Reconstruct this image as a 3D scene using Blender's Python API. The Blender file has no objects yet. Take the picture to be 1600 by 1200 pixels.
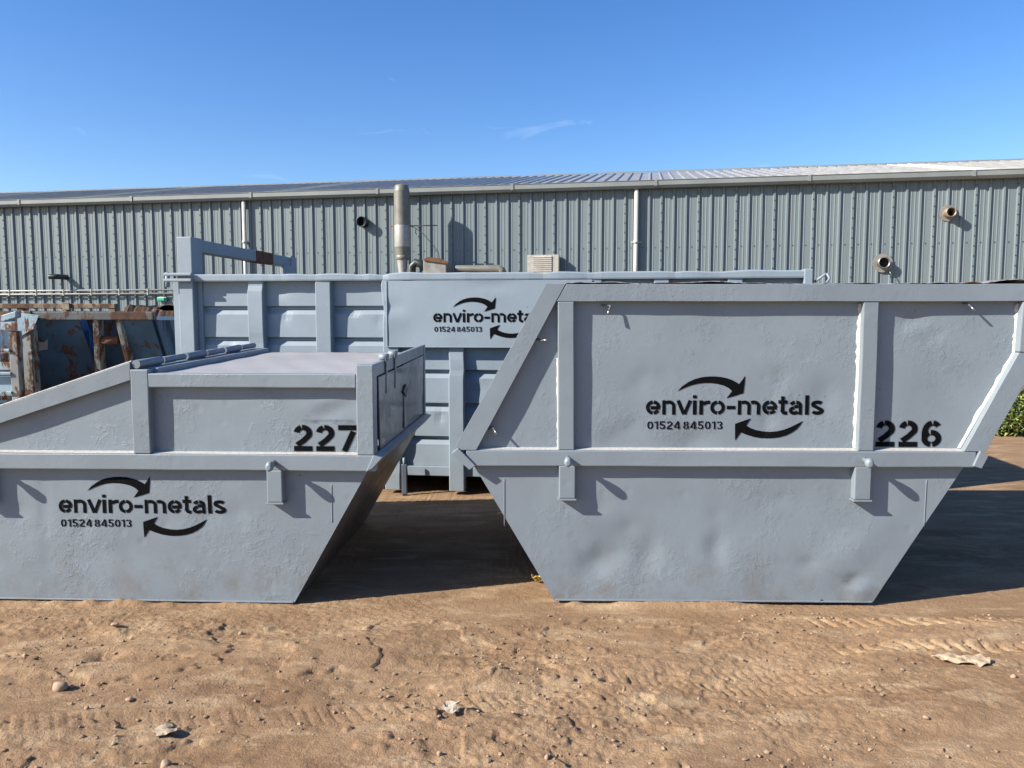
import bpy, bmesh, math, random
import numpy as np
from mathutils import Vector, Matrix

scene = bpy.context.scene
COL = scene.collection
random.seed(7)
R = math.radians

# ------------------------------------------------------------------ camera, sky, sun, exposure
CAM_H, PITCH, FPX = 1.65, R(4.86), 1200.0
cam_d = bpy.data.cameras.new('camera')
cam_d.sensor_width = 36.0
cam_d.lens = 27.0
cam_d.clip_start = 0.05
cam_d.clip_end = 3000.0
cam = bpy.data.objects.new('camera', cam_d)
COL.objects.link(cam)
cam.location = (0, 0, CAM_H)
cam.rotation_euler = (R(90) - PITCH, 0, 0)
scene.camera = cam

LIGHT = Vector((1.5, 0.60, -1.0)).normalized()          # the way sunlight travels
SUN_EL = math.asin(-LIGHT.z)
SUN_AZ = math.atan2(-LIGHT.x, -LIGHT.y)
world = bpy.data.worlds.new('World')
scene.world = world
world.use_nodes = True
wn = world.node_tree
wn.nodes.clear()
w_out = wn.nodes.new('ShaderNodeOutputWorld')
w_bg = wn.nodes.new('ShaderNodeBackground')
w_sky = wn.nodes.new('ShaderNodeTexSky')
w_sky.sky_type = 'NISHITA'
w_sky.sun_disc = False
w_sky.sun_elevation = SUN_EL
w_sky.sun_rotation = SUN_AZ % (2 * math.pi)
w_sky.air_density = 1.0
w_sky.dust_density = 0.5
w_sky.ozone_density = 3.0
# thin wisps of high cloud
w_tc = wn.nodes.new('ShaderNodeTexCoord')
w_map = wn.nodes.new('ShaderNodeMapping')
w_map.inputs['Rotation'].default_value = (0, R(24), 0)
w_map.inputs['Scale'].default_value = (4.0, 4.0, 13.0)
w_n1 = wn.nodes.new('ShaderNodeTexNoise')
w_n1.inputs['Scale'].default_value = 1.6
w_n1.inputs['Detail'].default_value = 7.0
w_n1.inputs['Roughness'].default_value = 0.62
w_n1.inputs['Distortion'].default_value = 0.9
w_r1 = wn.nodes.new('ShaderNodeMapRange')
w_r1.inputs['From Min'].default_value = 0.65
w_r1.inputs['From Max'].default_value = 0.86
w_r1.inputs['To Max'].default_value = 0.22
w_mix = wn.nodes.new('ShaderNodeMix')
w_mix.data_type = 'RGBA'
w_mix.inputs[7].default_value = (7.5, 8.0, 8.6, 1)
wn.links.new(w_tc.outputs['Generated'], w_map.inputs['Vector'])
wn.links.new(w_map.outputs['Vector'], w_n1.inputs['Vector'])
wn.links.new(w_n1.outputs['Fac'], w_r1.inputs['Value'])
wn.links.new(w_r1.outputs['Result'], w_mix.inputs[0])
w_hs = wn.nodes.new('ShaderNodeHueSaturation')
w_hs.inputs['Hue'].default_value = 0.511
w_hs.inputs['Saturation'].default_value = 1.28
wn.links.new(w_sky.outputs['Color'], w_hs.inputs['Color'])
wn.links.new(w_hs.outputs['Color'], w_mix.inputs[6])
wn.links.new(w_mix.outputs[2], w_bg.inputs['Color'])
w_bg.inputs['Strength'].default_value = 0.091
wn.links.new(w_bg.outputs['Background'], w_out.inputs['Surface'])

sun_d = bpy.data.lights.new('sun', 'SUN')
sun_d.energy = 5.0
sun_d.angle = R(0.5)
sun_d.color = (1.0, 0.93, 0.82)
sun = bpy.data.objects.new('sun', sun_d)
COL.objects.link(sun)
sun.rotation_euler = LIGHT.to_track_quat('-Z', 'Y').to_euler()
sun.location = (-20, -8, 20)

vs = scene.view_settings
vs.view_transform = 'Standard'
vs.look = 'None'
vs.gamma = 1.0
vs.use_curve_mapping = False
vs.exposure = 1.1

# ------------------------------------------------------------------ layout helper: pixel of the 1600x1200 photo -> point on an upright plane
class Frame:
    """An upright plane through (0, Y0) turned by yaw; gives local (x, z) of what is seen at a pixel."""
    def __init__(s, Y0, yaw_deg, X0=0.0):
        s.o = Vector((X0, Y0, 0)); s.yaw = R(yaw_deg)
        s.tx = Vector((math.cos(s.yaw), math.sin(s.yaw), 0))
        s.ny = Vector((-math.sin(s.yaw), math.cos(s.yaw), 0))
    def loc(s, px, py, yoff=0.0):
        u = (px - 800) / FPX; v = (600 - py) / FPX
        d = Vector((u, math.cos(PITCH) + v * math.sin(PITCH), -math.sin(PITCH) + v * math.cos(PITCH)))
        c = Vector((0, 0, CAM_H)); p0 = s.o + s.ny * yoff
        t = (p0 - c).dot(s.ny) / d.dot(s.ny)
        p = c + d * t
        return ((p - s.o).dot(s.tx), p.z)
    def empty(s, name):
        o = bpy.data.objects.new(name, None); COL.objects.link(o)
        o.location = s.o; o.rotation_euler = (0, 0, s.yaw); o.empty_display_size = 0.2
        return o
def ground_at(px, py, z=0.0):
    u = (px - 800) / FPX; v = (600 - py) / FPX
    d = Vector((u, math.cos(PITCH) + v * math.sin(PITCH), -math.sin(PITCH) + v * math.cos(PITCH)))
    t = (z - CAM_H) / d.z
    return Vector((0, 0, CAM_H)) + d * t

# ------------------------------------------------------------------ materials
def nd(nt, kind, **kw):
    n = nt.nodes.new('ShaderNode' + kind)
    for k, v in kw.items():
        if k in n.inputs.keys(): n.inputs[k].default_value = v
        else: setattr(n, k, v)
    return n
def new_mat(name):
    m = bpy.data.materials.new(name); m.use_nodes = True
    nt = m.node_tree
    return m, nt, nt.nodes['Principled BSDF'], nt.nodes['Material Output']
def mixcol(nt, fac, a, b, blend='MIX'):
    n = nt.nodes.new('ShaderNodeMix'); n.data_type = 'RGBA'; n.blend_type = blend
    for sock, val in ((n.inputs[0], fac), (n.inputs[6], a), (n.inputs[7], b)):
        if hasattr(val, 'is_output'): nt.links.new(val, sock)
        elif isinstance(val, (tuple, list)): sock.default_value = (*val[:3], 1)
        else: sock.default_value = val
    return n.outputs[2]
def noise(nt, vec, scale, detail=4, rough=0.55, dist=0.0):
    n = nd(nt, 'TexNoise', Scale=scale, Detail=detail, Roughness=rough, Distortion=dist)
    if vec is not None: nt.links.new(vec, n.inputs['Vector'])
    return n.outputs['Fac']
def rng(nt, val, a, b, c=0.0, d=1.0):
    n = nd(nt, 'MapRange'); nt.links.new(val, n.inputs['Value'])
    n.inputs['From Min'].default_value = a; n.inputs['From Max'].default_value = b
    n.inputs['To Min'].default_value = c; n.inputs['To Max'].default_value = d
    return n.outputs['Result']
def math_n(nt, op, a, b=None):
    n = nt.nodes.new('ShaderNodeMath'); n.operation = op
    for i, v in enumerate((a, b)):
        if v is None: continue
        if hasattr(v, 'is_output'): nt.links.new(v, n.inputs[i])
        else: n.inputs[i].default_value = v
    return n.outputs[0]
def mapped(nt, scale=(1, 1, 1), rot=(0, 0, 0), loc=(0, 0, 0)):
    tc = nt.nodes.new('ShaderNodeTexCoord'); mp = nt.nodes.new('ShaderNodeMapping')
    mp.inputs['Scale'].default_value = scale; mp.inputs['Rotation'].default_value = rot; mp.inputs['Location'].default_value = loc
    nt.links.new(tc.outputs['Object'], mp.inputs['Vector'])
    return mp.outputs['Vector']
def bump(nt, bs, height, strength, dist, prev=None):
    b = nd(nt, 'Bump', Strength=strength, Distance=dist)
    nt.links.new(height, b.inputs['Height'])
    if prev is not None: nt.links.new(prev, b.inputs['Normal'])
    nt.links.new(b.outputs['Normal'], bs.inputs['Normal'])
    return b.outputs['Normal']

def paint(name, base, rough=0.42, relief=1.0, dirt=0.35, seed=0.0, rust=0.0):
    """brushed-on grey paint over pitted old steel"""
    m, nt, bs, out = new_mat(name)
    v = mapped(nt, loc=(seed, seed * .7, seed * .3))
    big = noise(nt, v, 1.7, 4, .6)
    mid = noise(nt, v, 9.0, 5, .6)
    col = mixcol(nt, rng(nt, big, .3, .72), [c * .89 for c in base], [min(1, c * 1.07) for c in base])
    col = mixcol(nt, rng(nt, mid, .56, .80, 0, .30), col, [c * .80 for c in base])
    # dust and scuffs toward the foot of the skip
    sep = nt.nodes.new('ShaderNodeSeparateXYZ')
    tc = nt.nodes.new('ShaderNodeTexCoord'); nt.links.new(tc.outputs['Object'], sep.inputs[0])
    low = rng(nt, sep.outputs['Z'], .42, 0.0, 0, 1)
    dn = math_n(nt, 'MULTIPLY', low, rng(nt, noise(nt, v, 6.0, 7, .75), .46, .68, 0, dirt * 1.3))
    col = mixcol(nt, dn, col, (.13, .105, .08))
    # runs and thin streaks
    vs_ = mapped(nt, (16, 16, .8), loc=(seed, 0, 0))
    st = noise(nt, vs_, 1.6, 3, .6)
    col = mixcol(nt, rng(nt, st, .60, .82, 0, .14), col, [c * .7 for c in base])
    # small chips
    chip = noise(nt, v, 38.0, 3, .5)
    cm = math_n(nt, 'MULTIPLY', rng(nt, chip, .715, .74), rng(nt, noise(nt, v, 2.3, 2), .52, .62))
    col = mixcol(nt, cm, col, (.10, .07, .05))
    if rust > 0:
        rn = rng(nt, noise(nt, v, 3.2, 8, .72), .60 - .1 * rust, .66 - .1 * rust)
        col = mixcol(nt, rn, col, (.13, .055, .025))
    nt.links.new(col, bs.inputs['Base Color'])
    nt.links.new(rng(nt, mid, .3, .7, rough - .07, rough + .12), bs.inputs['Roughness'])
    bs.inputs['Specular IOR Level'].default_value = 0.45
    # relief: scabs of old rust beneath the paint, in patches, and faint roller texture
    patch = rng(nt, noise(nt, v, 2.4, 5, .65), .48, .64)
    scab = nd(nt, 'TexNoise', Scale=26.0, Detail=8.0, Roughness=.72, Distortion=.2); nt.links.new(v, scab.inputs['Vector'])
    sc = math_n(nt, 'MULTIPLY', rng(nt, scab.outputs['Fac'], .47, .62), patch)
    nrm = bump(nt, bs, sc, .42 * relief, .004)
    fine = noise(nt, v, 120.0, 2, .5)
    nrm = bump(nt, bs, fine, .13 * relief, .002, nrm)
    wob = noise(nt, v, 2.6, 3, .5)
    nrm = bump(nt, bs, wob, .22 * relief, .02, nrm)
    ding = nd(nt, 'TexVoronoi', Scale=7.0, Randomness=1.0); nt.links.new(v, ding.inputs['Vector'])
    nrm = bump(nt, bs, rng(nt, ding.outputs['Distance'], .0, .22, 0, 1), .22 * relief, .006, nrm)
    return m
def flat(name, col, rough=.5, metal=0.0, var=.15, scale=12.0, bumpy=0.0, spec=.5):
    col = [c * .66 for c in col]                    # colours were gauged one half-stop darker than the exposure in use
    m, nt, bs, out = new_mat(name)
    v = mapped(nt)
    n = noise(nt, v, scale, 5, .6)
    c = mixcol(nt, rng(nt, n, .3, .7), [x * (1 - var) for x in col], [min(1, x * (1 + var)) for x in col])
    nt.links.new(c, bs.inputs['Base Color'])
    bs.inputs['Roughness'].default_value = rough; bs.inputs['Metallic'].default_value = metal
    bs.inputs['Specular IOR Level'].default_value = spec
    if bumpy: bump(nt, bs, noise(nt, v, scale * 3, 4, .6), bumpy, .004)
    return m
def rusty(name, base, amount=.5, rust_col=(.15, .062, .026), scale=3.0):
    base = [c * .66 for c in base]; rust_col = [c * .66 for c in rust_col]
    m, nt, bs, out = new_mat(name)
    v = mapped(nt)
    vv = mapped(nt, (1.3, 1.3, .55))
    n = noise(nt, vv, scale * 1.6, 9, .70, .5)
    e = .62 - .28 * amount
    edge = rng(nt, n, e - .03, e + .02)
    c = mixcol(nt, rng(nt, noise(nt, v, 2.2, 4), .3, .7), [x * .7 for x in base], [min(1, x * 1.2) for x in base])
    rc = mixcol(nt, rng(nt, noise(nt, v, 14, 5, .7), .3, .7), [x * .45 for x in rust_col], [x * 1.9 for x in rust_col])
    c = mixcol(nt, edge, c, rc)
    nt.links.new(c, bs.inputs['Base Color'])
    nt.links.new(rng(nt, edge, 0, 1, .5, .9), bs.inputs['Roughness'])
    b = bump(nt, bs, n, .5, .01)
    bump(nt, bs, noise(nt, v, 60, 4, .7), .4, .003, b)
    return m

GREY = (.186, .220, .250)
M = {}
M['paint_a'] = paint('grey_skip_paint', GREY, .40, .95, .45, 0.0)
M['paint_b'] = paint('grey_skip_paint_scabbed', GREY, .40, 1.1, .5, 5.3)
M['paint_frame'] = paint('grey_frame_paint', [c * .97 for c in GREY], .40, .75, .3, 2.1)
M['paint_c'] = paint('grey_container_paint', (.205, .250, .292), .46, .35, .25, 9.1)
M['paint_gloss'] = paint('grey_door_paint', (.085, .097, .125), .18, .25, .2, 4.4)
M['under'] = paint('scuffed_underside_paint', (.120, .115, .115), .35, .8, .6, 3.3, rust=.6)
M['lid_paint'] = paint('pale_lid_paint', (.305, .300, .296), .50, .5, .3, 6.6)  # paler and less blue than the side plates
M['weld'] = flat('sunlit_weld_paint', (.60, .59, .57), .45, 0, .2, 60, .6)  # cream weld colour, lightened to put sunlight into it
M['dark'] = flat('dark_void', (.012, .011, .010), .9)
M['steel'] = flat('bright_steel', (.62, .61, .58), .32, .9, .15, 40)
M['rust'] = rusty('bare_rust', (.16, .075, .035), .6)
M['rust_brown'] = rusty('brown_rust_frame', (.30, .21, .13), .55, (.13, .07, .035))
M['blue'] = rusty('old_blue_paint', (.062, .150, .255), .20, (.085, .04, .02))
M['blue_pale'] = rusty('faded_blue_paint', (.36, .50, .58), .30)
M['post_mix'] = rusty('faded_rusty_post', (.34, .36, .34), .34, (.11, .055, .028), 4.0)
M['rail_mix'] = rusty('dark_rusty_rail', (.13, .14, .14), .5, (.085, .042, .025))
M['cover'] = rusty('crumpled_sheet', (.40, .42, .46), .30)

def stencil_mat():
    m, nt, bs, out = new_mat('black_stencil_paint')
    v = mapped(nt)
    c = mixcol(nt, rng(nt, noise(nt, v, 45, 4, .6), .60, .80, 0, .45), (.0035, .0037, .0045), (.03, .033, .038))
    nt.links.new(c, bs.inputs['Base Color'])
    bs.inputs['Roughness'].default_value = .9; bs.inputs['Specular IOR Level'].default_value = .06
    bump(nt, bs, noise(nt, v, 60, 3, .6), .3, .002)
    return m
def overspray_mat():
    m, nt, bs, out = new_mat('black_overspray')
    bs.inputs['Base Color'].default_value = (.02, .02, .022, 1)
    bs.inputs['Roughness'].default_value = .6
    v = mapped(nt)
    nt.links.new(rng(nt, noise(nt, v, 25, 5, .7), .35, .75, .03, .26), bs.inputs['Alpha'])
    return m
M['stencil'] = stencil_mat()
M['spray'] = overspray_mat()

# cladding, roof, trim
def cladding_mat():
    m, nt, bs, out = new_mat('grey_green_cladding')
    v = mapped(nt)
    oi = nt.nodes.new('ShaderNodeObjectInfo')
    a = mixcol(nt, oi.outputs['Random'], (0.128, 0.161, 0.174), (0.147, 0.178, 0.190))
    vs_ = mapped(nt, (9, 9, .35))
    a = mixcol(nt, rng(nt, noise(nt, vs_, 2.2, 5, .65), .42, .8, 0, .35), a, (0.099, 0.112, 0.106))
    a = mixcol(nt, rng(nt, noise(nt, v, .9, 4, .6), .5, .8, 0, .25), a, (0.178, 0.191, 0.178))
    nt.links.new(a, bs.inputs['Base Color'])
    bs.inputs['Roughness'].default_value = .45
    bump(nt, bs, noise(nt, v, 3.0, 2), .15, .01)
    return m
M['clad'] = cladding_mat()
def roof_mat():
    m, nt, bs, out = new_mat('weathered_roof_sheet')
    v = mapped(nt)
    a = mixcol(nt, rng(nt, noise(nt, v, 1.1, 5, .65), .35, .7), (.215, .210, .195), (.345, .330, .290))
    a = mixcol(nt, rng(nt, noise(nt, v, 5, 6, .7), .60, .74, 0, .6), a, (0.322, 0.301, 0.182))
    nt.links.new(a, bs.inputs['Base Color'])
    bs.inputs['Roughness'].default_value = .36
    return m
M['roof'] = roof_mat()
M['rooflight'] = flat('yellowed_rooflight', (.62, .62, .50), .4, 0, .15, 2)
M['gutter'] = flat('grey_gutter', (.27, .295, .285), .5, 0, .12, 1.2)
M['white_pipe'] = flat('pale_downpipe', (.62, .61, .57), .45, 0, .10, 3)
M['conduit'] = flat('pale_conduit', (.50, .49, .45), .5, 0, .15, 4)
M['louvre'] = flat('cream_louvre', (.52, .48, .42), .5, 0, .2, 6)
M['black_pipe'] = flat('dark_green_pipe', (.022, .032, .032), .45, 0, .2, 10)
M['emerald'] = flat('green_lamp_lens', (.03, .50, .28), .25, 0, .2, 10)
M['galv'] = flat('galvanised_flue', (.47, .46, .43), .45, .25, .18, 5)
M['flue_brown'] = flat('heat_stained_flue', (.235, .225, .19), .5, .12, .2, 4)
M['housing'] = flat('machine_housing', (.30, .28, .25), .55, .1, .3, 6)
M['copper'] = flat('scorched_vent_rim', (.36, .28, .20), .45, .3, .5, 14)

# ------------------------------------------------------------------ mesh builder
class MB:
    def __init__(s): s.v = []; s.f = []; s.smooth = []
    def add(s, vs_, fs, smooth=False):
        b = len(s.v); s.v += [tuple(p) for p in vs_]
        for f in fs: s.f.append(tuple(b + i for i in f)); s.smooth.append(smooth)
        return s
    def box(s, x0, x1, y0, y1, z0, z1):
        p = [(x0, y0, z0), (x1, y0, z0), (x1, y1, z0), (x0, y1, z0), (x0, y0, z1), (x1, y0, z1), (x1, y1, z1), (x0, y1, z1)]
        return s.add(p, [(0, 3, 2, 1), (4, 5, 6, 7), (0, 1, 5, 4), (1, 2, 6, 5), (2, 3, 7, 6), (3, 0, 4, 7)])
    def prism(s, poly, y0, y1):
        """polygon given as (x, z), counter-clockwise seen from the front, from y0 (front) to y1"""
        n = len(poly)
        p = [(x, y0, z) for x, z in poly] + [(x, y1, z) for x, z in poly]
        fs = [tuple(range(n)), tuple(range(2 * n - 1, n - 1, -1))]
        for i in range(n): j = (i + 1) % n; fs.append((j, i, n + i, n + j))
        return s.add(p, fs)
    def hexa(s, a, b):
        """two quads (4 points each, same winding) joined to a solid"""
        return s.add(list(a) + list(b), [(0, 1, 2, 3), (7, 6, 5, 4), (1, 0, 4, 5), (2, 1, 5, 6), (3, 2, 6, 7), (0, 3, 7, 4)])
    def tube(s, pts, r, seg=10, cap=True):
        pts = [Vector(p) for p in pts]; n = len(pts)
        rs = r if isinstance(r, (list, tuple)) else [r] * n
        rings = []
        t0 = (pts[1] - pts[0]).normalized()
        up = Vector((0, 0, 1)) if abs(t0.z) < .9 else Vector((1, 0, 0))
        side = t0.cross(up).normalized()
        for i in range(n):
            t = (pts[min(i + 1, n - 1)] - pts[max(i - 1, 0)]).normalized()
            side = (side - t * side.dot(t)).normalized(); u2 = t.cross(side)
            rings.append([pts[i] + (side * math.cos(a) + u2 * math.sin(a)) * rs[i] for a in [2 * math.pi * k / seg for k in range(seg)]])
        vs_ = [p for rg in rings for p in rg]; fs = []
        for i in range(n - 1):
            for k in range(seg):
                k2 = (k + 1) % seg
                fs.append((i * seg + k, i * seg + k2, (i + 1) * seg + k2, (i + 1) * seg + k))
        s.add(vs_, fs, True)
        if cap:
            b = len(s.v) - len(vs_)
            s.f.append(tuple(b + k for k in reversed(range(seg)))); s.smooth.append(False)
            s.f.append(tuple(b + (n - 1) * seg + k for k in range(seg))); s.smooth.append(False)
        return s
    def lathe(s, prof, cx, cy, seg=28):
        """profile of (radius, z) turned about an upright axis"""
        vs_ = []; fs = []
        for r, z in prof:
            for k in range(seg):
                a = 2 * math.pi * k / seg; vs_.append((cx + r * math.cos(a), cy + r * math.sin(a), z))
        for i in range(len(prof) - 1):
            for k in range(seg):
                k2 = (k + 1) % seg
                fs.append((i * seg + k, i * seg + k2, (i + 1) * seg + k2, (i + 1) * seg + k))
        return s.add(vs_, fs, True)
    def build(s, name, mat, parent=None, bevel=0.0, bseg=2):
        me = bpy.data.meshes.new(name); me.from_pydata(s.v, [], s.f)
        me.polygons.foreach_set('use_smooth', s.smooth); me.materials.append(mat); me.update()
        o = bpy.data.objects.new(name, me); COL.objects.link(o)
        if parent is not None: o.parent = parent
        if bevel > 0:
            bv = o.modifiers.new('bevel', 'BEVEL'); bv.width = bevel; bv.segments = bseg
            bv.limit_method = 'ANGLE'; bv.angle_limit = R(35); bv.harden_normals = False
        return o
def tag(o, label, cat=None, group=None, kind=None):
    if label: o['label'] = label
    if cat: o['category'] = cat
    if group: o['group'] = group
    if kind: o['kind'] = kind
    return o

def gauss(x, z, cx, cz, rx, rz, a, rot=0.0):
    c, s = math.cos(rot), math.sin(rot)
    dx, dz = x - cx, z - cz
    p, q = (dx * c + dz * s) / rx, (-dx * s + dz * c) / rz
    return a * math.exp(-(p * p + q * q))
def crease(x, z, x0, z0, x1, z1, w, a):
    """a fold: rises sharply on one side of a line and fades slowly on the other"""
    lx, lz = x1 - x0, z1 - z0; L = math.hypot(lx, lz)
    t = ((x - x0) * lx + (z - z0) * lz) / L / L
    d = ((x - x0) * lz - (z - z0) * lx) / L
    env = math.exp(-((t - .5) / .42) ** 4)
    return a * env * (math.exp(-abs(d) / w) if d > 0 else math.exp(-abs(d) / (w * .3)))

def sheet(name, poly, disp, mat, parent, step=.035, y=0.0, thick=.005):
    """a plate cut fine enough to carry dents; disp(x, z) moves it in or out"""
    bm = bmesh.new()
    bm.faces.new([bm.verts.new((x, y, z)) for x, z in poly])
    xs = [p[0] for p in poly]; zs = [p[1] for p in poly]
    for lo, hi, ax in ((min(xs), max(xs), 0), (min(zs), max(zs), 2)):
        k = int((hi - lo) / step)
        for i in range(1, k + 1):
            co = [0, 0, 0]; no = [0, 0, 0]; co[ax] = lo + (hi - lo) * i / (k + 1); no[ax] = 1
            bmesh.ops.bisect_plane(bm, geom=bm.verts[:] + bm.edges[:] + bm.faces[:], plane_co=co, plane_no=no)
    for v in bm.verts: v.co.y = y + disp(v.co.x, v.co.z)
    for f in bm.faces: f.smooth = True
    me = bpy.data.meshes.new(name); bm.normal_update(); bm.to_mesh(me); bm.free()
    me.materials.append(mat)
    o = bpy.data.objects.new(name, me); COL.objects.link(o); o.parent = parent
    so = o.modifiers.new('plate', 'SOLIDIFY'); so.thickness = thick; so.offset = -1
    es = o.modifiers.new('rim', 'EDGE_SPLIT'); es.split_angle = R(50)
    return o

# ------------------------------------------------------------------ stencil lettering

def bis(bm, ax, val):
    co = [0, 0, 0]; no = [0, 0, 0]; co[ax] = val; no[ax] = 1
    bmesh.ops.bisect_plane(bm, geom=bm.verts[:] + bm.edges[:] + bm.faces[:], plane_co=co, plane_no=no)
def arc(cx, cy, rx, ry, a0, a1):
    k = max(4, int(abs(a1 - a0) / 11))
    return [(cx + rx * math.cos(R(a0 + (a1 - a0) * i / k)), cy + ry * math.sin(R(a0 + (a1 - a0) * i / k))) for i in range(k + 1)]
def G(ch, t):
    """strokes of a stencil letter: (width, [polylines]); letters have x-height 1, digits have height 1; t = stroke"""
    h = t / 2
    if ch == 'e':
        w = 1.02; rx, ry = (w - t) / 2, (1 - t) / 2; c = w / 2
        return w, [arc(c, .5, rx, ry, 0, 84), arc(c, .5, rx, ry, 97, 262), arc(c, .5, rx, ry, 276, 328), [(.33, .48), (w - .04, .48)]]
    if ch == 'n':
        w = .93; rx = (w - t) / 2
        return w, [[(h, 0), (h, 1)], arc(w / 2, 1 - h - .30, rx, .30, 128, 0) + [(w - h, .0)]]
    if ch == 'm':
        w = 1.58; rx = (w - t) / 4
        return w, [[(h, 0), (h, 1)], arc(h + rx, 1 - h - .28, rx, .28, 125, 0) + [(h + 2 * rx, 0)], arc(h + 3 * rx, 1 - h - .28, rx, .28, 125, 0) + [(w - h, 0)]]
    if ch == 'v':
        w = 1.08; return w, [[(h * 1.0, 1.0), (w / 2 - .02, .0 + h * .2)], [(w - h, 1.0), (w / 2 + .02, h * .2)]]
    if ch == 'i': return t, [[(h, 0), (h, 1)], [(h, 1.15), (h, 1.37)]]
    if ch == 'l': return t, [[(h, 0), (h, 1.37)]]
    if ch == 'r':
        w = .66; return w, [[(h, 0), (h, 1)], arc(w, .55, w - h - .04, .45 - h, 148, 88)]
    if ch == 'o':
        w = 1.03; return w, [arc(w / 2, .5, (w - t) / 2, (1 - t) / 2, -83, 83), arc(w / 2, .5, (w - t) / 2, (1 - t) / 2, 97, 263)]
    if ch == '-': return .60, [[(0, .50), (.60, .50)]]
    if ch == 't':
        w = .62; return w, [[(.29, 1.30), (.29, .30)] + arc(.29 + .20, .30, .20, .30 - h, 180, 265) + [(w, h)], [(0, 1 - h * .8), (w, 1 - h * .8)]]
    if ch == 'a':
        w = .96; return w, [arc(w / 2, .66, (w - t) / 2 - .02, .34 - h, 165, 100), arc(w / 2 - .0, .66, (w - t) / 2, .34 - h, 82, 0) + [(w - h, 0)], arc(.40, .30, .40 - h, .30 - h, 95, 335), [(.40, .56), (w - t * 1.1, .60)]]
    if ch == 's':
        w = .90; a = arc(w / 2, .73, (w - t) / 2 - .01, .27 - h, 25, 160) + arc(w / 2, .73, (w - t) / 2 - .01, .27 - h, 180, 235); b = arc(w / 2, .27, (w - t) / 2, .27 - h, 60, 0) + arc(w / 2, .27, (w - t) / 2, .27 - h, -20, -158)
        return w, [a + b]
    w = .62
    if ch == '0': return w, [arc(w / 2, .5, (w - t) / 2, (1 - t) / 2, -80, 80), arc(w / 2, .5, (w - t) / 2, (1 - t) / 2, 100, 260)]
    if ch == '1': return .36, [[(.36 - h, 0), (.36 - h, 1)], [(.0, .80), (.20 - h, .90)]]
    if ch == '2':
        return w, [arc(w / 2, 1 - .31, (w - t) / 2, .31 - h, 172, 108), arc(w / 2, 1 - .31, (w - t) / 2, .31 - h, 96, -28) + [(w * .52, .40), (h * 1.15, t + .045)], [(.0, h), (w, h)]]
    if ch == '3': return w, [arc(w / 2 - .02, .735, (w - t) / 2, .265 - h, 160, 100), arc(w / 2 - .02, .735, (w - t) / 2, .265 - h, 78, -80), arc(w / 2, .275, (w - t) / 2, .275 - h, 80, -80), arc(w / 2, .275, (w - t) / 2, .275 - h, -102, -165)]
    if ch == '4': return .66, [[(.46, 1), (.08, .34)], [(.0, .26), (.30, .26)], [(.40, .26), (.66, .26)], [(.50, 0), (.50, .90)]]
    if ch == '5': return w, [[(.05, 1 - h), (w - .02, 1 - h)], [(.05 + h, 1 - t * .6), (.05 + h, .47)], arc(w / 2 - .01, .325, (w - t) / 2, .325 - h, 112, -80), arc(w / 2 - .01, .325, (w - t) / 2, .325 - h, -102, -165)]
    if ch == '6': return .66, [arc(.33, .32, .33 - h, .32 - h, -82, 96), arc(.33, .32, .33 - h, .32 - h, 112, 160), arc(.33 + .03, .5, .36 - h, .5 - h, 97, 180) + arc(.33, .32, .33 - h, .32 - h, 195, 262), arc(.36, .70, .27 - h * .6, .30 - h, 84, 28)]
    if ch == '7': return w, [[(0, 1 - h), (w, 1 - h)], [(w - h * 1.1, 1 - t - .05), (.20, .0)]]
    if ch == '8': return w, [arc(w / 2, .74, (w - t) / 2 - .03, .26 - h, -70, 70), arc(w / 2, .74, (w - t) / 2 - .03, .26 - h, 110, 250), arc(w / 2, .28, (w - t) / 2, .28 - h, -74, 70), arc(w / 2, .28, (w - t) / 2, .28 - h, 110, 254)]
def strip(pts, t, ext=0.0):
    """band of width t along a polyline, cut into short pieces: list of (left, right) pairs"""
    q = [Vector(p) for p in pts]; out = []
    if ext: q[0] = q[0] + (q[0] - q[1]).normalized() * ext; q[-1] = q[-1] + (q[-1] - q[-2]).normalized() * ext
    d = []
    for a, b in zip(q[:-1], q[1:]):
        k = max(1, int((b - a).length / .12))
        d += [a.lerp(b, i / k) for i in range(k)]
    d.append(q[-1])
    for i, p in enumerate(d):
        u = (d[i] - d[i - 1]).normalized() if i else None; v = (d[i + 1] - d[i]).normalized() if i < len(d) - 1 else None
        m = (u or v) if (u is None or v is None) else (u + v).normalized()
        n = Vector((-m.y, m.x)); c = 1.0 if (u is None or v is None) else 1 / max(.7, n.dot(Vector((-u.y, u.x))))
        out.append((p + n * t / 2 * c, p - n * t / 2 * c))
    return out
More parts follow.
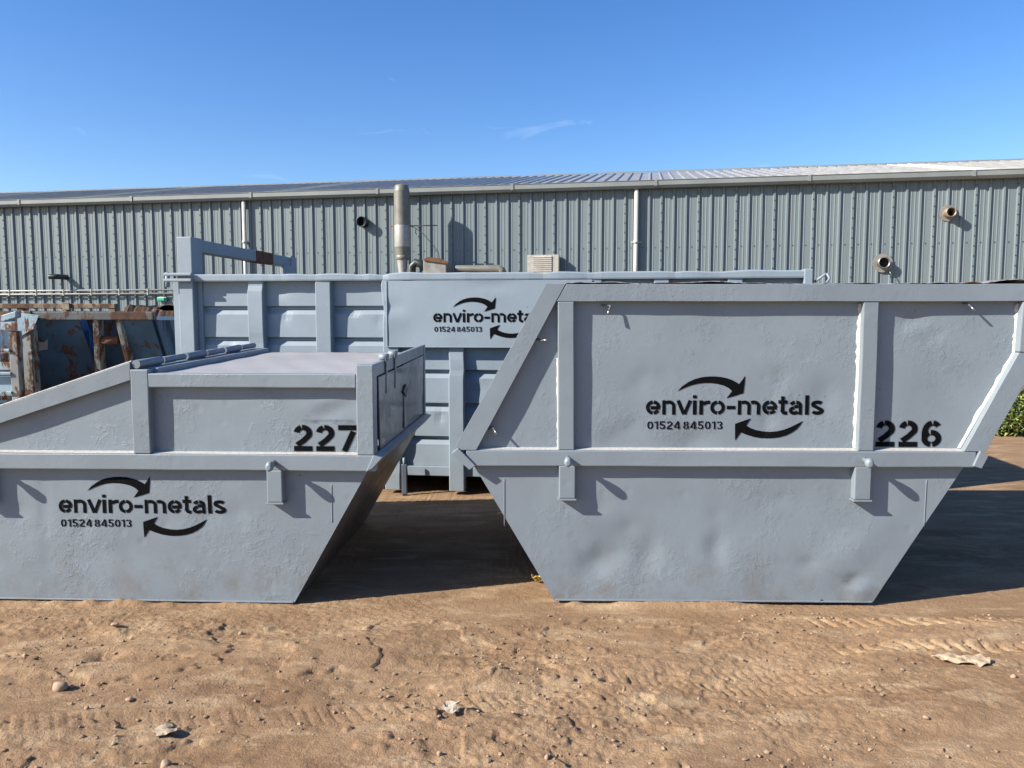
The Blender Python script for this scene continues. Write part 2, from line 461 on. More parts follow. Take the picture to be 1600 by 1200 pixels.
def lettering(text, x0, x1, zbase, height, disp, proud, stroke, gap, mats, parent, name, tilt=0.0, y=0.0, label=None, places=None):
    """stencilled characters from x0 to x1, baseline at zbase, lying on the plate disp(); places = exact left/right of each"""
    def lay(tk, ext, pr, mat, nm):
        ws = [.22 if c == ' ' else G(c, stroke)[0] for c in text]
        total = sum(ws) + gap * (len(text) - 1); sx = (x1 - x0) / total
        mb = MB(); cur = 0.0
        for i, ch in enumerate(text):
            if ch != ' ':
                w, lines = G(ch, stroke)
                if places: a, b = places[i]; ox, kx = a, (b - a) / w
                else: ox, kx = x0 + cur * sx, sx
                for li, ln in enumerate(lines):
                    if len(ln) < 2: continue
                    pr_ = pr + li * .00012
                    vs_ = []
                    for L, Rr in strip(ln, tk, ext):
                        for p in (L, Rr):
                            X = ox + p.x * kx; Z = zbase + p.y * height + (X - x0) * tilt
                            vs_.append((X, y + disp(X, Z) - pr_, Z))
                    mb.add(vs_, [(2 * k, 2 * k + 1, 2 * k + 3, 2 * k + 2) for k in range(len(vs_) // 2 - 1)])
            cur += ws[i] + gap
        return mb.build(nm, mat, parent)
    o = lay(stroke, 0.0, proud, mats[0], name)
    if label: o['label'] = label
    lay(stroke + .07, .035, proud - .0009, mats[1], 'overspray')
    return o
def patch(name, poly, disp, proud, mat, parent, y=0.0):
    bm = bmesh.new(); bm.faces.new([bm.verts.new((x, z, 0)) for x, z in poly])
    for ax in (0, 1):
        c = [p[ax] for p in poly]; k = min(c) + .02
        while k < max(c): bis(bm, ax, k); k += .02
    for v in bm.verts:
        X, Z = v.co.x, v.co.y; v.co = (X, y + disp(X, Z) - proud, Z)
    bmesh.ops.recalc_face_normals(bm, faces=bm.faces[:])
    me = bpy.data.meshes.new(name); bm.to_mesh(me); bm.free(); me.materials.append(mat)
    o = bpy.data.objects.new(name, me); COL.objects.link(o); o.parent = parent
    return o
ARROW_TOP = [(232, 765), (262, 733), (300, 706), (340, 687), (380, 676), (420, 671), (460, 670), (500, 673), (540, 681), (575, 693), (603, 708), (618, 718),
             (636, 694), (655, 665), (652, 715), (645, 775), (592, 792), (540, 807), (560, 782), (574, 762), (552, 742), (520, 726), (480, 716), (440, 711), (400, 711), (360, 716), (320, 726), (275, 743)]
ARROW_LOW = [(600, 1075), (598, 1020), (597, 968), (648, 950), (697, 933), (680, 958), (668, 978), (695, 995), (730, 1008), (775, 1017), (820, 1019), (865, 1014), (905, 1004), (945, 988), (985, 968), (1022, 948),
             (1005, 975), (985, 1000), (955, 1022), (920, 1040), (880, 1052), (840, 1058), (800, 1060), (760, 1058), (715, 1050), (670, 1036), (635, 1022), (618, 1046)]
def logo(parent, x0, z0, width, disp, tilt=0.0, y=0.0, proud=.0024):
    """the firm's stencil: name, telephone number and two arrows; x0, z0 = left end of the name's baseline"""
    k = width / 1110.0
    def T(p): X = x0 + (p[0] - 38) * k; return (X, z0 + (910 - p[1]) * k + (X - x0) * tilt)
    mats = (M['stencil'], M['spray'])
    ex_ = [(38, 128), (140, 222), (228, 325), (331, 354), (371, 436), (440, 531), (543, 597), (612, 752), (765, 858), (864, 920), (930, 1012), (1031, 1055), (1068, 1150)]
    pl_ = [(x0 + (a - 38) * k, x0 + (b - 38) * k) for a, b in ex_]
    lettering('enviro-metals', x0, x0 + width, z0, k * 89, disp, proud, .235, .1, mats, parent, 'stencilled_name', tilt, y, label='black stencilled company name', places=pl_)
    a, b = (T((48, 1003))[0], z0 - 93 * k), T((518, 1003))
    for tx, f0, f1 in (('01524', 0.0, .435), ('845013', .478, 1.0)):
        xa_, xb_ = a[0] + (b[0] - a[0]) * f0, a[0] + (b[0] - a[0]) * f1
        lettering(tx, xa_, xb_, a[1] + (xa_ - x0) * tilt, k * 51, disp, proud, .155, .17, mats, parent, 'stencilled_telephone_number', tilt, y, label='black stencilled telephone digits ' + tx)
    for poly in (ARROW_TOP, ARROW_LOW):
        q = [T(p) for p in poly]; cx = sum(p[0] for p in q) / len(q); cz = sum(p[1] for p in q) / len(q)
        patch('stencilled_arrow', q, disp, proud, M['stencil'], parent, y)['label'] = 'curved black stencilled arrow'

# ------------------------------------------------------------------ ground
def _hash(ix, iy, seed):
    h = (ix.astype(np.int64) * 374761393 + iy.astype(np.int64) * 668265263 + seed * 1442695041) & 0x7fffffff
    h = ((h ^ (h >> 13)) * 1274126177) & 0x7fffffff
    h = h ^ (h >> 16)
    return (h & 0xffff) / 65535.0
def vnoise(x, y, seed=0):
    ix, iy = np.floor(x), np.floor(y); fx, fy = x - ix, y - iy
    fx = fx * fx * fx * (fx * (fx * 6 - 15) + 10); fy = fy * fy * fy * (fy * (fy * 6 - 15) + 10)
    a = _hash(ix, iy, seed); b = _hash(ix + 1, iy, seed); c = _hash(ix, iy + 1, seed); d = _hash(ix + 1, iy + 1, seed)
    return (a + (b - a) * fx) * (1 - fy) + (c + (d - c) * fx) * fy - .5
def fbm(x, y, seed, octs=4, gain=.5):
    s = 0; amp = 1
    for o in range(octs):
        s = s + amp * vnoise(x * 2 ** o + 13.7 * o, y * 2 ** o - 7.1 * o, seed + o); amp *= gain
    return s
def sstep(x, a, b):
    t = np.clip((x - a) / (b - a), 0, 1); return t * t * (3 - 2 * t)
TRACKS = [  # start, end of a tyre track on the ground, half width, tread pitch, depth, seed
    ((1.50, 4.03), (3.7, 3.97), .055, .082, .034, 3), ((1.50, 3.71), (3.7, 3.67), .048, .084, .030, 5),
    ((0.05, 3.58), (1.75, 3.42), .040, .050, .006, 8), ((0.2, 3.45), (1.9, 3.28), .040, .052, .006, 11),
    ((-3.2, 2.80), (-.9, 3.12), .060, .055, .004, 14), ((-1.1, 3.05), (.7, 3.30), .060, .055, .005, 17)]
def ground_h(x, y):
    near = 1 - sstep(y, 3.95, 4.22)
    wide = fbm(x * .35, y * .35, 40, 3) * .05 * sstep(y, 8, 30)
    rx, ry = x * .93 + y * .37, -x * .37 + y * .93              # wheel ruts run slightly up to the right
    h = fbm(rx * .55, ry * 1.6, 1, 3) * .060 * near
    h = h + fbm(rx * 1.6, ry * 4.5, 5, 4, .55) * .028 * (.15 + .85 * near)
    lump = np.clip(fbm(x * 5, y * 7, 9, 3) * 2.2 - .25, 0, 1)
    rough_zone = sstep(fbm(x * .9, y * 1.2, 21, 2), -.15, .30)
    left = 1 - sstep(x, .3, 1.6) * .65
    h = h + lump * .010 * near * left
    h = h + fbm(x * 16, y * 20, 12, 3, .6) * (.0025 + .006 * rough_zone * left) * (.35 + .65 * near)
    crumb = np.clip(fbm(x * 38, y * 44, 71, 2, .5) - .12, 0, 1)
    h = h + crumb * (.003 + .010 * rough_zone * near) * (.35 + .65 * left)
    h = h + fbm(x * 45, y * 55, 30, 2, .6) * (.0024 + .0030 * rough_zone)
    # broken crust edges
    cr = fbm(x * 2.3, y * 3.1, 33, 4, .6)
    h = h + sstep(cr, .10, .125) * .011 * near * left
    for (ax, ay), (bx, by), hw, pitch, dep, sd in TRACKS:
        L = math.hypot(bx - ax, by - ay); ux, uy = (bx - ax) / L, (by - ay) / L
        s = (x - ax) * ux + (y - ay) * uy; t = -(x - ax) * uy + (y - ay) * ux
        t = t + .012 * np.sin(s * 2.3 + sd)
        env = sstep(s, 0, .25) * (1 - sstep(s, L - .3, L)) * (1 - sstep(np.abs(t), hw, hw + .012))
        fade = .25 + .75 * sstep(vnoise(s * 2.2 + .37, t * 0 + sd + .41, sd) + .5, .22, .55)
        if dep > .02: fade = .6 + .4 * fade
        ph = np.mod(s + .45 * t + .006 * vnoise(s * 9, t * 9, sd), pitch)
        groove = np.exp(-np.abs((ph - pitch * .5) / (pitch * .13)) ** 3)
        bank = np.exp(-((np.abs(t) - hw - .012) / .012) ** 2) * sstep(s, 0, .2) * (1 - sstep(s, L - .3, L))
        h = h - env * fade * dep * groove - env * .003 + bank * .004 * fade
    # a few hollows and lumps that can be made out in the photograph
    for px, py, r, a in ((170, 1030, .055, -.045), (180, 984, .07, .030), (775, 1058, .07, .028), (745, 1062, .12, .020), (955, 1050, .16, .016), (1000, 1085, .13, .012)):
        g = ground_at(px, py); h = h + a * np.exp(-(((x - g.x) / (r * 1.3)) ** 2 + ((y - g.y) / r) ** 2))
    for yf, xa, xb, ox in ((4.335, .25, 2.08, 0.0), (4.315, -3.4, -1.25, 3.0)):      # dirt drifted against the skips' feet
        d = y - (yf - .0175 * x * (1 if ox == 0 else 2.2) + (0 if ox == 0 else -.045))
        inside = sstep(x, xa - .1, xa + .1) * (1 - sstep(x, xb - .1, xb + .1))
        h = h + inside * np.exp(-((d + .025) / .032) ** 2) * np.clip(vnoise(x * 3.1 + ox, y * 0 + 2.3, 61) * .05 + vnoise(x * 11 + ox, y * 9, 62) * .03 + .004, 0, .04)
    return h + wide
def axis(lo, d0, d1, hi, step, grow=1.28):
    c = list(np.arange(d0, d1 + step / 2, step)); s = step; p = c[-1]; up = []
    while p < hi: s = min(s * grow, 120); p += s; up.append(p)
    s = step; p = c[0]; dn = []
    while p > lo: s = min(s * grow, 120); p -= s; dn.append(p)
    return np.array(dn[::-1] + c + up)
gx = axis(-900, -3.25, 3.45, 900, .0075); gy = axis(-60, 2.45, 4.75, 1500, .0070, 1.12)
GX, GY = np.meshgrid(gx, gy)
GZ = ground_h(GX, GY)
nx, ny = len(gx), len(gy)
gm = bpy.data.meshes.new('ground')
gm.vertices.add(nx * ny)
gm.vertices.foreach_set('co', np.stack([GX, GY, GZ], -1).reshape(-1))
ii = (np.arange(ny - 1)[:, None] * nx + np.arange(nx - 1)[None, :]).reshape(-1)
quads = np.stack([ii, ii + 1, ii + nx + 1, ii + nx], -1).reshape(-1).astype(np.int32)
gm.loops.add(len(quads)); gm.loops.foreach_set('vertex_index', quads)
gm.polygons.add(len(ii)); gm.polygons.foreach_set('loop_start', np.arange(len(ii), dtype=np.int32) * 4)
gm.polygons.foreach_set('use_smooth', np.ones(len(ii), dtype=bool))
gm.update(calc_edges=True); gm.validate()
def dirt_mat():
    m, nt, bs, out = new_mat('dry_packed_dirt')
    v = mapped(nt); vr = mapped(nt, (1.0, 2.6, 1), (0, 0, R(-20)))
    big = noise(nt, vr, .9, 5, .6)
    c = mixcol(nt, rng(nt, big, .34, .66), (0.210, 0.128, 0.072), (0.324, 0.216, 0.128))
    pale = noise(nt, vr, 2.7, 6, .65, .4)
    c = mixcol(nt, rng(nt, pale, .50, .66, 0, .85), c, (0.412, 0.301, 0.186))
    dk = noise(nt, v, 5.5, 7, .72)
    c = mixcol(nt, rng(nt, dk, .55, .74, 0, .65), c, (0.159, 0.096, 0.055))
    gr = noise(nt, v, 95, 3, .7)
    c = mixcol(nt, rng(nt, gr, .35, .65, 0, .45), c, (0.181, 0.117, 0.070))
    sp = noise(nt, v, 210, 2, .5)
    c = mixcol(nt, rng(nt, sp, .70, .74, 0, .8), c, (0.427, 0.341, 0.240))
    nt.links.new(c, bs.inputs['Base Color'])
    bs.inputs['Roughness'].default_value = .95; bs.inputs['Specular IOR Level'].default_value = .12
    b = bump(nt, bs, gr, 1.0, .007)
    bump(nt, bs, noise(nt, v, 330, 3, .7), .8, .003, b)
    return m
M['dirt'] = dirt_mat()
gm.materials.append(M['dirt'])
ground = bpy.data.objects.new('ground', gm); COL.objects.link(ground); ground['kind'] = 'structure'
def gz(x, y): return float(ground_h(np.array([float(x)]), np.array([float(y)]))[0])

# ------------------------------------------------------------------ industrial building with ribbed cladding
FB = Frame(22.4, -10.1)
bld = FB.empty('industrial_building')
tag(bld, 'long grey-green metal-clad industrial shed behind the skips', 'building')
EAVE = 5.25
PITCHR = R(12.0)
def rib_profile(n_rib, pitch, rw, tw, h, minor):
    """cross-section of a ribbed sheet: (across, out)"""
    p = [(0, 0)]
    for k in range(n_rib):
        c = pitch * (k + .5)
        for q in (-.36, -.30, -.24) if minor else (): pass
        p += [(c - rw / 2, 0), (c - tw / 2, h), (c + tw / 2, h), (c + rw / 2, 0)]
        if minor:
            for q in (.36, .64):
                m0 = c + pitch * q
                if m0 < pitch * n_rib - .02: p += [(m0 - .020, 0), (m0 - .010, .006), (m0 + .010, .006), (m0 + .020, 0)]
    p.append((pitch * n_rib, 0))
    return p
prof = rib_profile(3, 1 / 3, .085, .045, .046, True)
n = len(prof)
mb = MB()
mb.add([(a, -h, 0) for a, h in prof] + [(a, -h, EAVE + .1) for a, h in prof], [(i, i + 1, n + i + 1, n + i) for i in range(n - 1)])
first = None
for k in range(-32, 24):
    if first is None:
        first = mb.build('cladding_sheet', M['clad'], bld); o = first
    else:
        o = first.copy(); COL.objects.link(o); o.parent = bld
    o.location = (k * 1.0 + .05, 0, 0)
XL, XR = -32 + .05, 24 + .05
# screws: one row along a rail, and stitching screws up each side lap
scr = MB()
SZ = FB.loc(885, 389)[1]
for k in range(-60, 60):
    x = k / 3 + .05
    if XL < x < XR:
        scr.box(x - .012, x + .012, -.012, -.001, SZ - .012, SZ + .012)
        scr.box(x - .012, x + .012, -.012, -.001, SZ - 1.75, SZ - 1.726)
for k in range(-20, 20):
    x = k + .05 + 1 / 6
    for j in range(16):
        z = 1.2 + j * .26
        scr.box(x - .020, x + .004, -.058, -.045, z - .012, z + .012)
tag(scr.build('fixing_screws', M['black_pipe'], bld), None, kind='stuff')
# shell behind the cladding
DEPTH = 8.0
sh = MB(); RISE = DEPTH * math.tan(PITCHR)
sh.add([(XL, .03, 0), (XL, .03, EAVE), (XL, DEPTH, EAVE + RISE), (XL, 2 * DEPTH, EAVE), (XL, 2 * DEPTH, 0)], [(0, 1, 2, 3, 4)])
sh.add([(XR, .03, 0), (XR, .03, EAVE), (XR, DEPTH, EAVE + RISE), (XR, 2 * DEPTH, EAVE), (XR, 2 * DEPTH, 0)], [(4, 3, 2, 1, 0)])
sh.add([(XL, 2 * DEPTH, 0), (XR, 2 * DEPTH, 0), (XR, 2 * DEPTH, EAVE), (XL, 2 * DEPTH, EAVE)], [(1, 0, 3, 2)])
sh.add([(XL, .03, 0), (XR, .03, 0), (XR, .03, EAVE), (XL, .03, EAVE)], [(0, 1, 2, 3)])
sh.build('gable_shell', M['clad'], bld)
# roof sheets
rp = rib_profile(3, 1 / 3, .075, .038, .042, False); n = len(rp)
cs, sn = math.cos(PITCHR), math.sin(PITCHR)
def roof_pt(a, h, d): return (a, d * cs - h * sn, d * sn + h * cs)
LEN = DEPTH / cs
rb = MB()
rb.add([roof_pt(a, h, -.20) for a, h in rp] + [roof_pt(a, h, LEN) for a, h in rp], [(i, i + 1, n + i + 1, n + i) for i in range(n - 1)])
LIGHTS = {-15, -8, -22, 12, -29, 19}
r0 = None
for k in range(-32, 24):
    if r0 is None: r0 = rb.build('roof_sheet', M['roof'], bld); o = r0
    else: o = r0.copy(); COL.objects.link(o); o.parent = bld
    if k in LIGHTS:
        o.data = r0.data.copy(); o.data.materials[0] = M['rooflight']; o['label'] = 'pale translucent rooflight sheet'
    o.location = (k + .05, 0, EAVE + .19)
MB().add([(XL, DEPTH, EAVE + RISE + .19), (XR, DEPTH, EAVE + RISE + .19), (XR, 2 * DEPTH + .3, EAVE + .13), (XL, 2 * DEPTH + .3, EAVE + .13)], [(0, 1, 2, 3)]).build('rear_roof_slope', M['roof'], bld)
rc = MB(); rc.prism([(0, 0), (1, 0), (1, .05), (0, .05)], 0, 1)
MB().hexa([(XL, DEPTH - .22, EAVE + RISE + .19), (XR, DEPTH - .22, EAVE + RISE + .19), (XR, DEPTH, EAVE + RISE + .27), (XL, DEPTH, EAVE + RISE + .27)],
          [(XL, DEPTH - .22, EAVE + RISE + .17), (XR, DEPTH - .22, EAVE + RISE + .17), (XR, DEPTH, EAVE + RISE + .25), (XL, DEPTH, EAVE + RISE + .25)]).build('ridge_cap', M['gutter'], bld)
# box gutter in lengths
x = XL; k = 0
while x < XR:
    x2 = min(x + 4.0, XR)
    g = MB(); g.prism([(0, 0)] * 3, 0, 0) if False else None
    cross = [(-.27, .21), (-.29, .21), (-.29, .20), (-.275, .195), (-.275, .07), (-.22, .0), (-.045, .0), (-.045, .21), (-.065, .21), (-.065, .03), (-.21, .03), (-.26, .08)]
    c_ = [(y, EAVE - .02 + z) for y, z in cross]; m_ = len(c_)
    g.add([(x + .004, y, z) for y, z in c_] + [(x2 - .004, y, z) for y, z in c_],
          [(i, (i + 1) % m_, m_ + (i + 1) % m_, m_ + i) for i in range(m_)] + [tuple(reversed(range(m_))), tuple(range(m_, 2 * m_))])
    go = g.build('gutter', M['gutter'], bld)
    MB().box(x2 - .04, x2 + .04, -.296, -.276, EAVE + .03, EAVE + .19).build('gutter_joint', M['gutter'], go)
    x = x2
def bpx(px, py, yoff=0.0): return FB.loc(px, py, yoff)
for px in (382, 994):
    x, z = bpx(px, 350, -.11)
    dp = MB().tube([(x, -.12, .1), (x, -.12, EAVE - .02)], .062, 14).build('downpipe', M['white_pipe'], bld)
    for zz in (bpx(px, 378, -.11)[1], 1.4):
        MB().tube([(x, -.12, zz - .05), (x, -.12, zz + .05)], .072, 14).box(x - .14, x + .14, -.045, -.030, zz - .02, zz + .02).build('pipe_bracket', M['white_pipe'], dp)
# vents through the wall
def vent(px, py, r, length, mat, inner, flange, label):
    x, z = bpx(px, py, -length)
    o = MB().add([], []); seg = 24; vs_ = []; fs = []
    ring = [(r, -.0), (r, -length), (r * .86, -length), (r * .86, -.02)]
    for rr, y in ring:
        for q in range(seg):
            a = 2 * math.pi * q / seg; vs_.append((x + rr * math.cos(a), y, z + rr * math.sin(a)))
    for i in range(3):
        for q in range(seg):
            q2 = (q + 1) % seg; fs.append((i * seg + q, i * seg + q2, (i + 1) * seg + q2, (i + 1) * seg + q))
    o.add(vs_, fs, True)
    ob = o.build('wall_vent', mat, bld); ob['label'] = label
    dk = MB(); c = [(x + r * .85 * math.cos(2 * math.pi * q / seg), -.035, z + r * .85 * math.sin(2 * math.pi * q / seg)) for q in range(seg)]
    dk.add(c, [tuple(range(seg))]); dk.build('vent_opening', inner, ob)
    if flange:
        f = MB(); vs_ = []; fs = []
        for rr, y in ((flange, -.045), (flange, -.058), (r * 1.01, -.062)):
            for q in range(seg):
                a = 2 * math.pi * q / seg; vs_.append((x + rr * math.cos(a), y, z + rr * math.sin(a)))
        for i in range(2):
            for q in range(seg):
                q2 = (q + 1) % seg; fs.append((i * seg + q, i * seg + q2, (i + 1) * seg + q2, (i + 1) * seg + q))
        f.add(vs_, fs); f.build('vent_flange', M['housing'], ob)
    return ob
vent(564, 346, .155, .26, M['black_pipe'], M['dark'], 0, 'black round vent pipe')
v2 = vent(1487, 331, .125, .30, M['copper'], M['dark'], .21, 'round vent pipe with dull metal flange')
v3 = vent(1382, 410, .150, .22, M['steel'], M['dark'], .25, 'large round vent with scorched rim')
x, z = bpx(1389, 422, -.1)
MB().tube([(x, -.12, z), (x + .05, -.16, z - .16)], .012, 6).build('vent_rod', M['steel'], v3)
# bent waste pipe
x, z = bpx(100, 433, -.1); xb = bpx(78, 433, -.42)[0]
MB().tube([(x + .02, 0, z), (x + .02, -.30, z), (x - .01, -.38, z), (x - .08, -.42, z), (xb, -.43, z)], .085, 14, False).tube([(xb + .01, -.43, z), (xb, -.43, z)], .07, 14).build('bent_waste_pipe', M['black_pipe'], bld)
# conduit runs on stand-off brackets
for py in (454, 459.5):
    x0, z0 = bpx(-500, py + 3.0, -.13); x1, z1 = bpx(480, py - 1.5, -.13)
    zc = bpx(120, py, -.13)[1]
    cd = MB().tube([(-26, -.13, zc), (x1, -.13, zc)], .030, 10).build('conduit_pipe', M['conduit'], bld)
    q = -25.6
    while q < x1:
        MB().box(q - .02, q + .02, -.172, -.04, zc - .045, zc + .045).build('pipe_clip', M['conduit'], cd); q += 1.0
# green lamp
x, z = bpx(252, 467.5, -.12)
gl = MB().box(x - .15, x + .15, -.10, -.04, z - .07, z + .07).build('wall_lamp', M['conduit'], bld, .01)
MB().box(x - .13, x + .13, -.16, -.102, z - .055, z + .055).build('lamp_lens', M['emerald'], gl, .02)
# louvred air unit
x0, z1 = bpx(824, 398.5, -.32); x1, z0 = bpx(873, 425, -.32); z0 = z0 - .25
au = MB().box(x0, x1, -.32, -.04, z0, z1).build('air_unit', M['louvre'], bld, .012); au['label'] = 'cream louvred air unit with streaky slats'
lx0, lx1 = bpx(832, 410, -.33)[0], bpx(862, 410, -.33)[0]
MB().box(lx0, lx1, -.324, -.321, z0 + .03, z1 - .035).build('louvre_opening', M['dark'], au)
zz = z1 - .06
while zz > z0 + .04:
    MB().hexa([(lx0, -.326, zz), (lx1, -.326, zz), (lx1, -.326, zz + .028), (lx0, -.326, zz + .028)], [(lx0, -.350, zz - .018), (lx1, -.350, zz - .018), (lx1, -.345, zz + .006), (lx0, -.345, zz + .006)]).build('slat', M['louvre'], au)
    zz -= .056

ap = MB().box(XL, 9.0, -8.0, -.06, -.02, .05).build('bounce_cutting_slab', flat('dark_slab_coat', (.085, .082, .078), .85, 0, .3, 1.5))  # added dark slab, out of view, cuts ground bounce onto the shed wall
ap.location = FB.o; ap.rotation_euler = (0, 0, FB.yaw); ap['kind'] = 'structure'
# ------------------------------------------------------------------ generator with tall flue, between container and shed
FG = Frame(22.4 - .95, -10.1)
gen = FG.empty('generator')
tag(gen, 'machine with tall stained metal flue standing before the shed wall', 'generator')
cx = FG.loc(628, 340)[0]
Z = lambda py: FG.loc(628, py)[1]
W = lambda wpx: wpx * .0181 / 2
low = MB().lathe([(W(13), 1.2), (W(13.5), Z(424)), (W(17.5), Z(404))], cx, 0).build('flue_pipe', M['galv'], gen)
MB().lathe([(W(19), Z(406)), (W(21), Z(404)), (W(21), Z(400)), (W(19), Z(399))], cx, 0).build('flue_collar', M['flue_brown'], gen)
MB().lathe([(W(18.5), Z(401)), (W(24), Z(386))], cx, 0).build('flue_cone', M['flue_brown'], gen)
MB().lathe([(W(24), Z(386)), (W(24.4), Z(385)), (W(24.4), Z(353)), (W(24), Z(352))], cx, 0).build('lower_drum', M['galv'], gen)
MB().lathe([(W(24.2), Z(353.5)), (W(24.2), Z(299))], cx, 0).build('upper_drum', M['flue_brown'], gen)
MB().lathe([(W(24.6), Z(300)), (W(24.4), Z(298)), (W(21), Z(290.5)), (W(18), Z(289)), (W(15.5), Z(289.4)), (W(15), Z(294)), (.0, Z(295))], cx, 0).build('flue_cap', M['flue_brown'], gen)
MB().tube([(cx - .36, .05, Z(353)), (cx + 1.02, .05, Z(353))], .016, 6).build('stay_bar', M['rust'], gen)
MB().tube([(cx + .36, .05, Z(356)), (cx + .62, .03, Z(366)), (cx + 1.05, .0, Z(394)), (cx + 1.1, 0, Z(410))], .010, 6).tube([(cx + .28, -.02, Z(354)), (cx + .42, -.03, Z(358)), (cx + .40, -.03, Z(364)), (cx + .44, -.03, Z(367))], .012, 6).build('stay_cable', M['black_pipe'], gen)
a0, a1 = FG.loc(668, 410)[0], FG.loc(704, 410)[0]
zt = Z(406)
MB().prism([(a0, .2), (a1, .2), (a1, zt - .10), (a1 - .22, zt - .02), (a0 + .15, zt), (a0, zt - .05)], -.45, .40).build('housing', M['housing'], gen, .03)
MB().prism([(a0 + .02, zt - .03), (a0 + .18, zt + .03), (a1 - .20, zt), (a1 + .05, zt - .12), (a1 + .05, zt - .16), (a0 + .02, zt - .06)], -.50, -.455).build('hood_lip', M['rust'], gen)
e0 = FG.loc(640, 410)[0]
MB().tube([(e0, -.05, 1.5), (e0 + .08, -.05, Z(417)), (e0 + .20, -.05, Z(411)), (e0 + .34, -.05, Z(413)), (e0 + .5, -.05, Z(420))], .12, 12).build('elbow_duct', M['black_pipe'], gen)
s0, s1 = FG.loc(714, 420)[0], FG.loc(785, 420)[0]
MB().tube([(s0, -.1, Z(421.5)), (s0 + .02, -.1, Z(421.5)), (s1 - .08, -.1, Z(421.5)), (s1, -.1, Z(424)), (s1 + .05, -.1, Z(430))], .10, 14).build('silencer', M['flue_brown'], gen)
MB().box(a0 - 1.5, s1 + .3, -.5, .35, 0, Z(432)).build('machine_base', M['housing'], gen, .02)

# ------------------------------------------------------------------ hook-lift container behind the skips
FC = Frame(7.1, -6.8)
con = FC.empty('hooklift_container')
tag(con, 'long pale grey roll-off container with lettered panel behind the skips', 'container')
def cpx(px, py, yo=0.0): return FC.loc(px, py, yo)
RIBD = .075
zt = cpx(700, 426, -RIBD)[1]; zr = cpx(700, 437.5, -RIBD)[1]
zb = cpx(700, 728)[1]; zb2 = cpx(700, 743)[1]; zf = cpx(712, 767, -RIBD)[1]
xl = cpx(280, 480, -RIBD)[0]; xr = cpx(1269, 425, -RIBD)[0]
WID = 2.35
def wob_edge(mb, seed, amp, axis=2):
    rnd = random.Random(seed)
# top rail in one length, knocked about along its upper edge
tr = bmesh.new()
NSEG = 90; rows = []
rnd = random.Random(4)
kn = [(rnd.uniform(xl, xr), rnd.uniform(.03, .12), rnd.uniform(-.012, .006)) for _ in range(16)] + [(cpx(600, 430)[0], .06, -.022), (cpx(640, 430)[0], .10, .008)]
for i in range(NSEG + 1):
    x = xl + (xr - xl) * i / NSEG
    dz = sum(a * math.exp(-((x - c) / w) ** 2) for c, w, a in kn); dy = -dz * .7
    prof_ = [(-RIBD - .012 + dy, zr), (-RIBD - .016 + dy, zr + .012), (-RIBD - .016 + dy, zt - .012 + dz), (-RIBD - .006 + dy, zt + dz), (.02, zt + dz * .7), (.03, zt - .01), (.03, zr)]
    rows.append([tr.verts.new((x, y, z)) for y, z in prof_])
for i in range(NSEG):
    for j in range(len(prof_)):
        j2 = (j + 1) % len(prof_); tr.faces.new((rows[i][j], rows[i + 1][j], rows[i + 1][j2], rows[i][j2]))
tr.faces.new(rows[0]); tr.faces.new(list(reversed(rows[-1])))
bmesh.ops.recalc_face_normals(tr, faces=tr.faces[:])
me = bpy.data.meshes.new('top_rail'); tr.to_mesh(me); tr.free(); me.materials.append(M['paint_c'])
o = bpy.data.objects.new('top_rail', me); COL.objects.link(o); o.parent = con
# pressed side panels, one per bay
zs_sw = [cpx(700, p)[1] for p in (482, 532, 582, 634, 686)]
profc = [(0.0, zr + .02)]
for s in zs_sw:
    profc += [(0.0, s + .028), (.040, s + .012), (.040, s - .004), (0.006, s - .055)]
profc += [(0.0, zb)]
ribs_px = [399, 505, 610, 712, 817, 928, 1033, 1147]
def pz(x, z, base, rnds):
    return base + sum(gauss(x, z, *g) for g in rnds)
bx = [cpx(312, 500)[0]] + [cpx(p, 500)[0] for p in ribs_px] + [cpx(1262, 500)[0]]
rnd = random.Random(11)
for b in range(len(bx) - 1):
    x0, x1 = bx[b] + .02, bx[b + 1] - .02
    dents = [(rnd.uniform(x0 + .1, x1 - .08), rnd.uniform(zb + .2, zr - .1), rnd.uniform(.03, .08), rnd.uniform(.025, .06), rnd.uniform(.003, .011)) for _ in range(7)]
    bm = bmesh.new(); NX = 18; grid = []
    fine = []
    for (y0, z0), (y1, z1) in zip(profc[:-1], profc[1:]):
        k = max(1, int(abs(z1 - z0) / .035))
        fine += [(y0 + (y1 - y0) * t / k, z0 + (z1 - z0) * t / k) for t in range(k)]
    fine.append(profc[-1])
    for y, z in fine:
        grid.append([bm.verts.new((x0 + (x1 - x0) * i / NX, pz(x0 + (x1 - x0) * i / NX, z, y, dents), z)) for i in range(NX + 1)])
    for r in range(len(grid) - 1):
        for i in range(NX): bm.faces.new((grid[r + 1][i], grid[r + 1][i + 1], grid[r][i + 1], grid[r][i]))
    me = bpy.data.meshes.new('side_panel'); bm.normal_update(); bm.to_mesh(me); bm.free(); me.materials.append(M['paint_c'])
    o = bpy.data.objects.new('side_panel', me); COL.objects.link(o); o.parent = con
